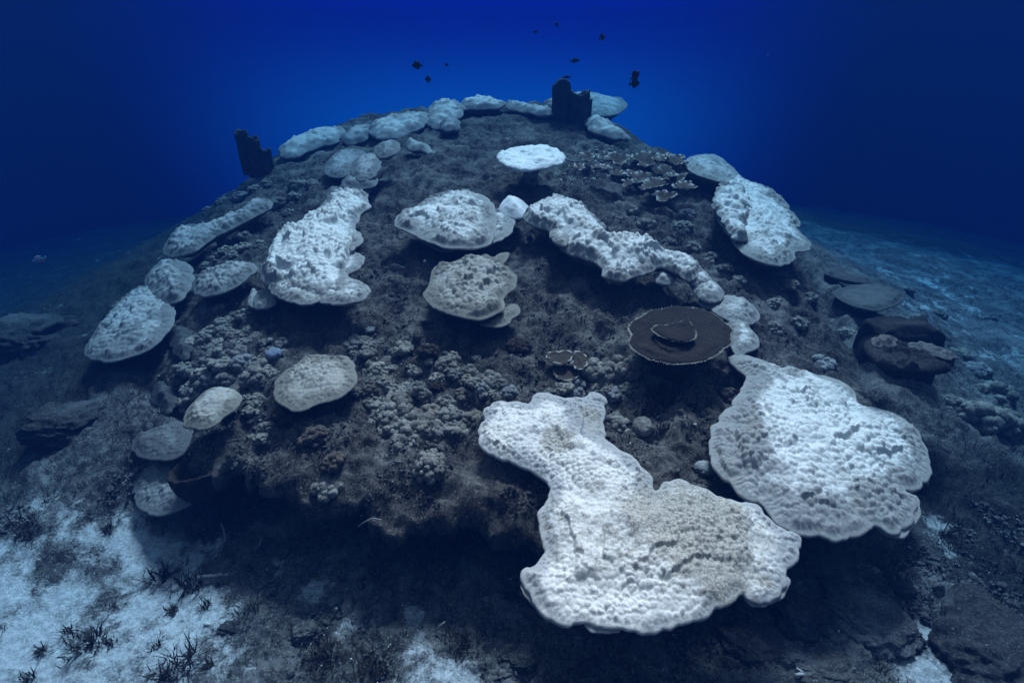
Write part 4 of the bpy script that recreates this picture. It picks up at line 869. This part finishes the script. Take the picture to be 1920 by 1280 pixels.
# ------------------------------------------------------------------ fish
M_FISH, n_, b_ = new_mat('dark_fish_skin'); b_.inputs['Base Color'].default_value = (.006,.006,.010,1); b_.inputs['Roughness'].default_value = .5
M_FISHP, n_, b_ = new_mat('grey_fish_skin'); b_.inputs['Base Color'].default_value = (.20,.20,.22,1); b_.inputs['Roughness'].default_value = .45
M_FISHB, n_, b_ = new_mat('blue_fish_skin'); c_ = mix(n_, maprange(n_, noise(n_, 25, 2), .45, .6, 0, 1), (.25,.50,.80), (.75,.35,.35)); n_.links.new(c_, b_.inputs['Base Color'])
def fish(p, L_, H_, yaw, pitch, label, mat=M_FISH, group=None):
    n = 14; st = [(-.5,.02),(-.46,.20),(-.38,.42),(-.25,.75),(-.08,.98),(.08,1.),(.22,.80),(.34,.48),(.42,.26),(.47,.20)]
    Vv = []; Ff = []
    for sx, k_ in st:
        for j in range(n):
            a = 2*math.pi*j/n; Vv.append((sx*L_, math.cos(a)*k_*H_*.17, math.sin(a)*k_*H_*.42))
    for i in range(len(st)-1):
        for j in range(n): Ff.append((i*n+j, i*n+(j+1) % n, (i+1)*n+(j+1) % n, (i+1)*n+j))
    o = mesh_np('fish', np.array(Vv), [np.array(Ff), np.array([list(range(n))[::-1], [(len(st)-1)*n+j for j in range(n)]])], [mat])
    def fin(nm, pts):
        m = len(pts); V2 = [(x_*L_, -.004*L_*1.5, z_*H_) for x_, z_ in pts] + [(x_*L_, .004*L_*1.5, z_*H_) for x_, z_ in pts]
        sides = [(i, (i+1) % m, m+(i+1) % m, m+i) for i in range(m)]
        c_ = mesh_np(nm, np.array(V2), [np.array(sides), np.array([list(range(m))[::-1]]), np.array([list(range(m, 2*m))])], [mat], parent=o, smooth=False); c_.location = (0,0,0)
    fin('tail_fin', [(.44,.08),(.56,.24),(.66,.34),(.60,.02),(.66,-.30),(.56,-.22),(.44,-.08)])
    fin('dorsal_fin', [(-.28,.32),(-.15,.52),(.10,.56),(.32,.44),(.36,.18),(.0,.36)])
    fin('anal_fin', [(-.05,-.38),(.08,-.55),(.26,-.46),(.34,-.18),(.1,-.34)])
    o.location = tuple(p); o.rotation_euler = (0, pitch, yaw); return tag(o, label, 'fish', group)
def wfish(u, v, lpx, hpx, yd, yaw, pitch, label, **kw):
    s = yd*1.09/F; fish(at_dist(u, v, yd), lpx*s*.74, hpx*s*.85, yaw, pitch, label, **kw)
wfish(781,123,20,13,5.5,.15,0,'dark fish hovering left over the crest, largest on that side')
wfish(802,149,13,11,8.0,.4,.1,'fainter dark fish just below the larger left one')
wfish(1130,70,13,11,6.5,2.6,.3,'single dark fish highest up on the right, over the tube sponge')
wfish(1079,114,20,7,7.5,3.0,.15,'slim dark fish between the high right one and the crest')
wfish(1062,145,17,5,7.0,.1,0,'thin dark fish right above the tube sponge')
wfish(1192,141,22,15,5.0,2.4,.7,'upper of the touching pair of dark fish at right')
wfish(1191,157,20,15,5.0,2.9,.1,'lower of the touching pair of dark fish at right')
wfish(837,122,8,5,7.0,.2,0,'tiny faint fish right of the largest left dark fish')
wfish(1004,60,9,5,7.0,.4,0,'tiny faint fish high in the middle of the open water')
wfish(1043,46,8,7,7.0,.4,.5,'tiny faint fish topmost of all near the middle')
wfish(72,488,30,17,4.6,.25,-.2,'pale blue and pink fish alone at the far left', mat=M_FISHB)
p = on_ground(743, 503, .10); fish(p, .20, .06, 2.6, .2, 'slender grey fish sheltering in the shade left of the central plate', mat=M_FISHP)
p = on_ground(797, 492, .12); fish(p, .07, .04, 1.2, .5, 'little grey fish in the shadow under the central plate', mat=M_FISHP)

# ------------------------------------------------------------------ the water itself
hz = bpy.data.meshes.new('haze'); hx, y0, y1, z0, z1 = 25, -5, 25, -6.0, 4.1
hz.from_pydata([(-hx,y0,z0),(hx,y0,z0),(hx,y1,z0),(-hx,y1,z0),(-hx,y0,z1),(hx,y0,z1),(hx,y1,z1),(-hx,y1,z1)], [], [(3,2,1,0),(4,5,6,7),(0,1,5,4),(1,2,6,5),(2,3,7,6),(3,0,4,7)])
ho = bpy.data.objects.new('haze', hz); link(ho); tag(ho, kind='stuff'); ho['label'] = 'clear blue sea water all round the reef'
m = bpy.data.materials.new('sea_water'); m.use_nodes = True; n = m.node_tree; n.nodes.clear()
pv = n.nodes.new('ShaderNodeVolumePrincipled'); ou = n.nodes.new('ShaderNodeOutputMaterial'); n.links.new(pv.outputs[0], ou.inputs['Volume'])
pv.inputs['Density'].default_value = .335
pv.inputs['Color'].default_value = (.001, .009, .043, 1)
pv.inputs['Absorption Color'].default_value = (.005, .36, .66, 1)
hz.materials.append(m)
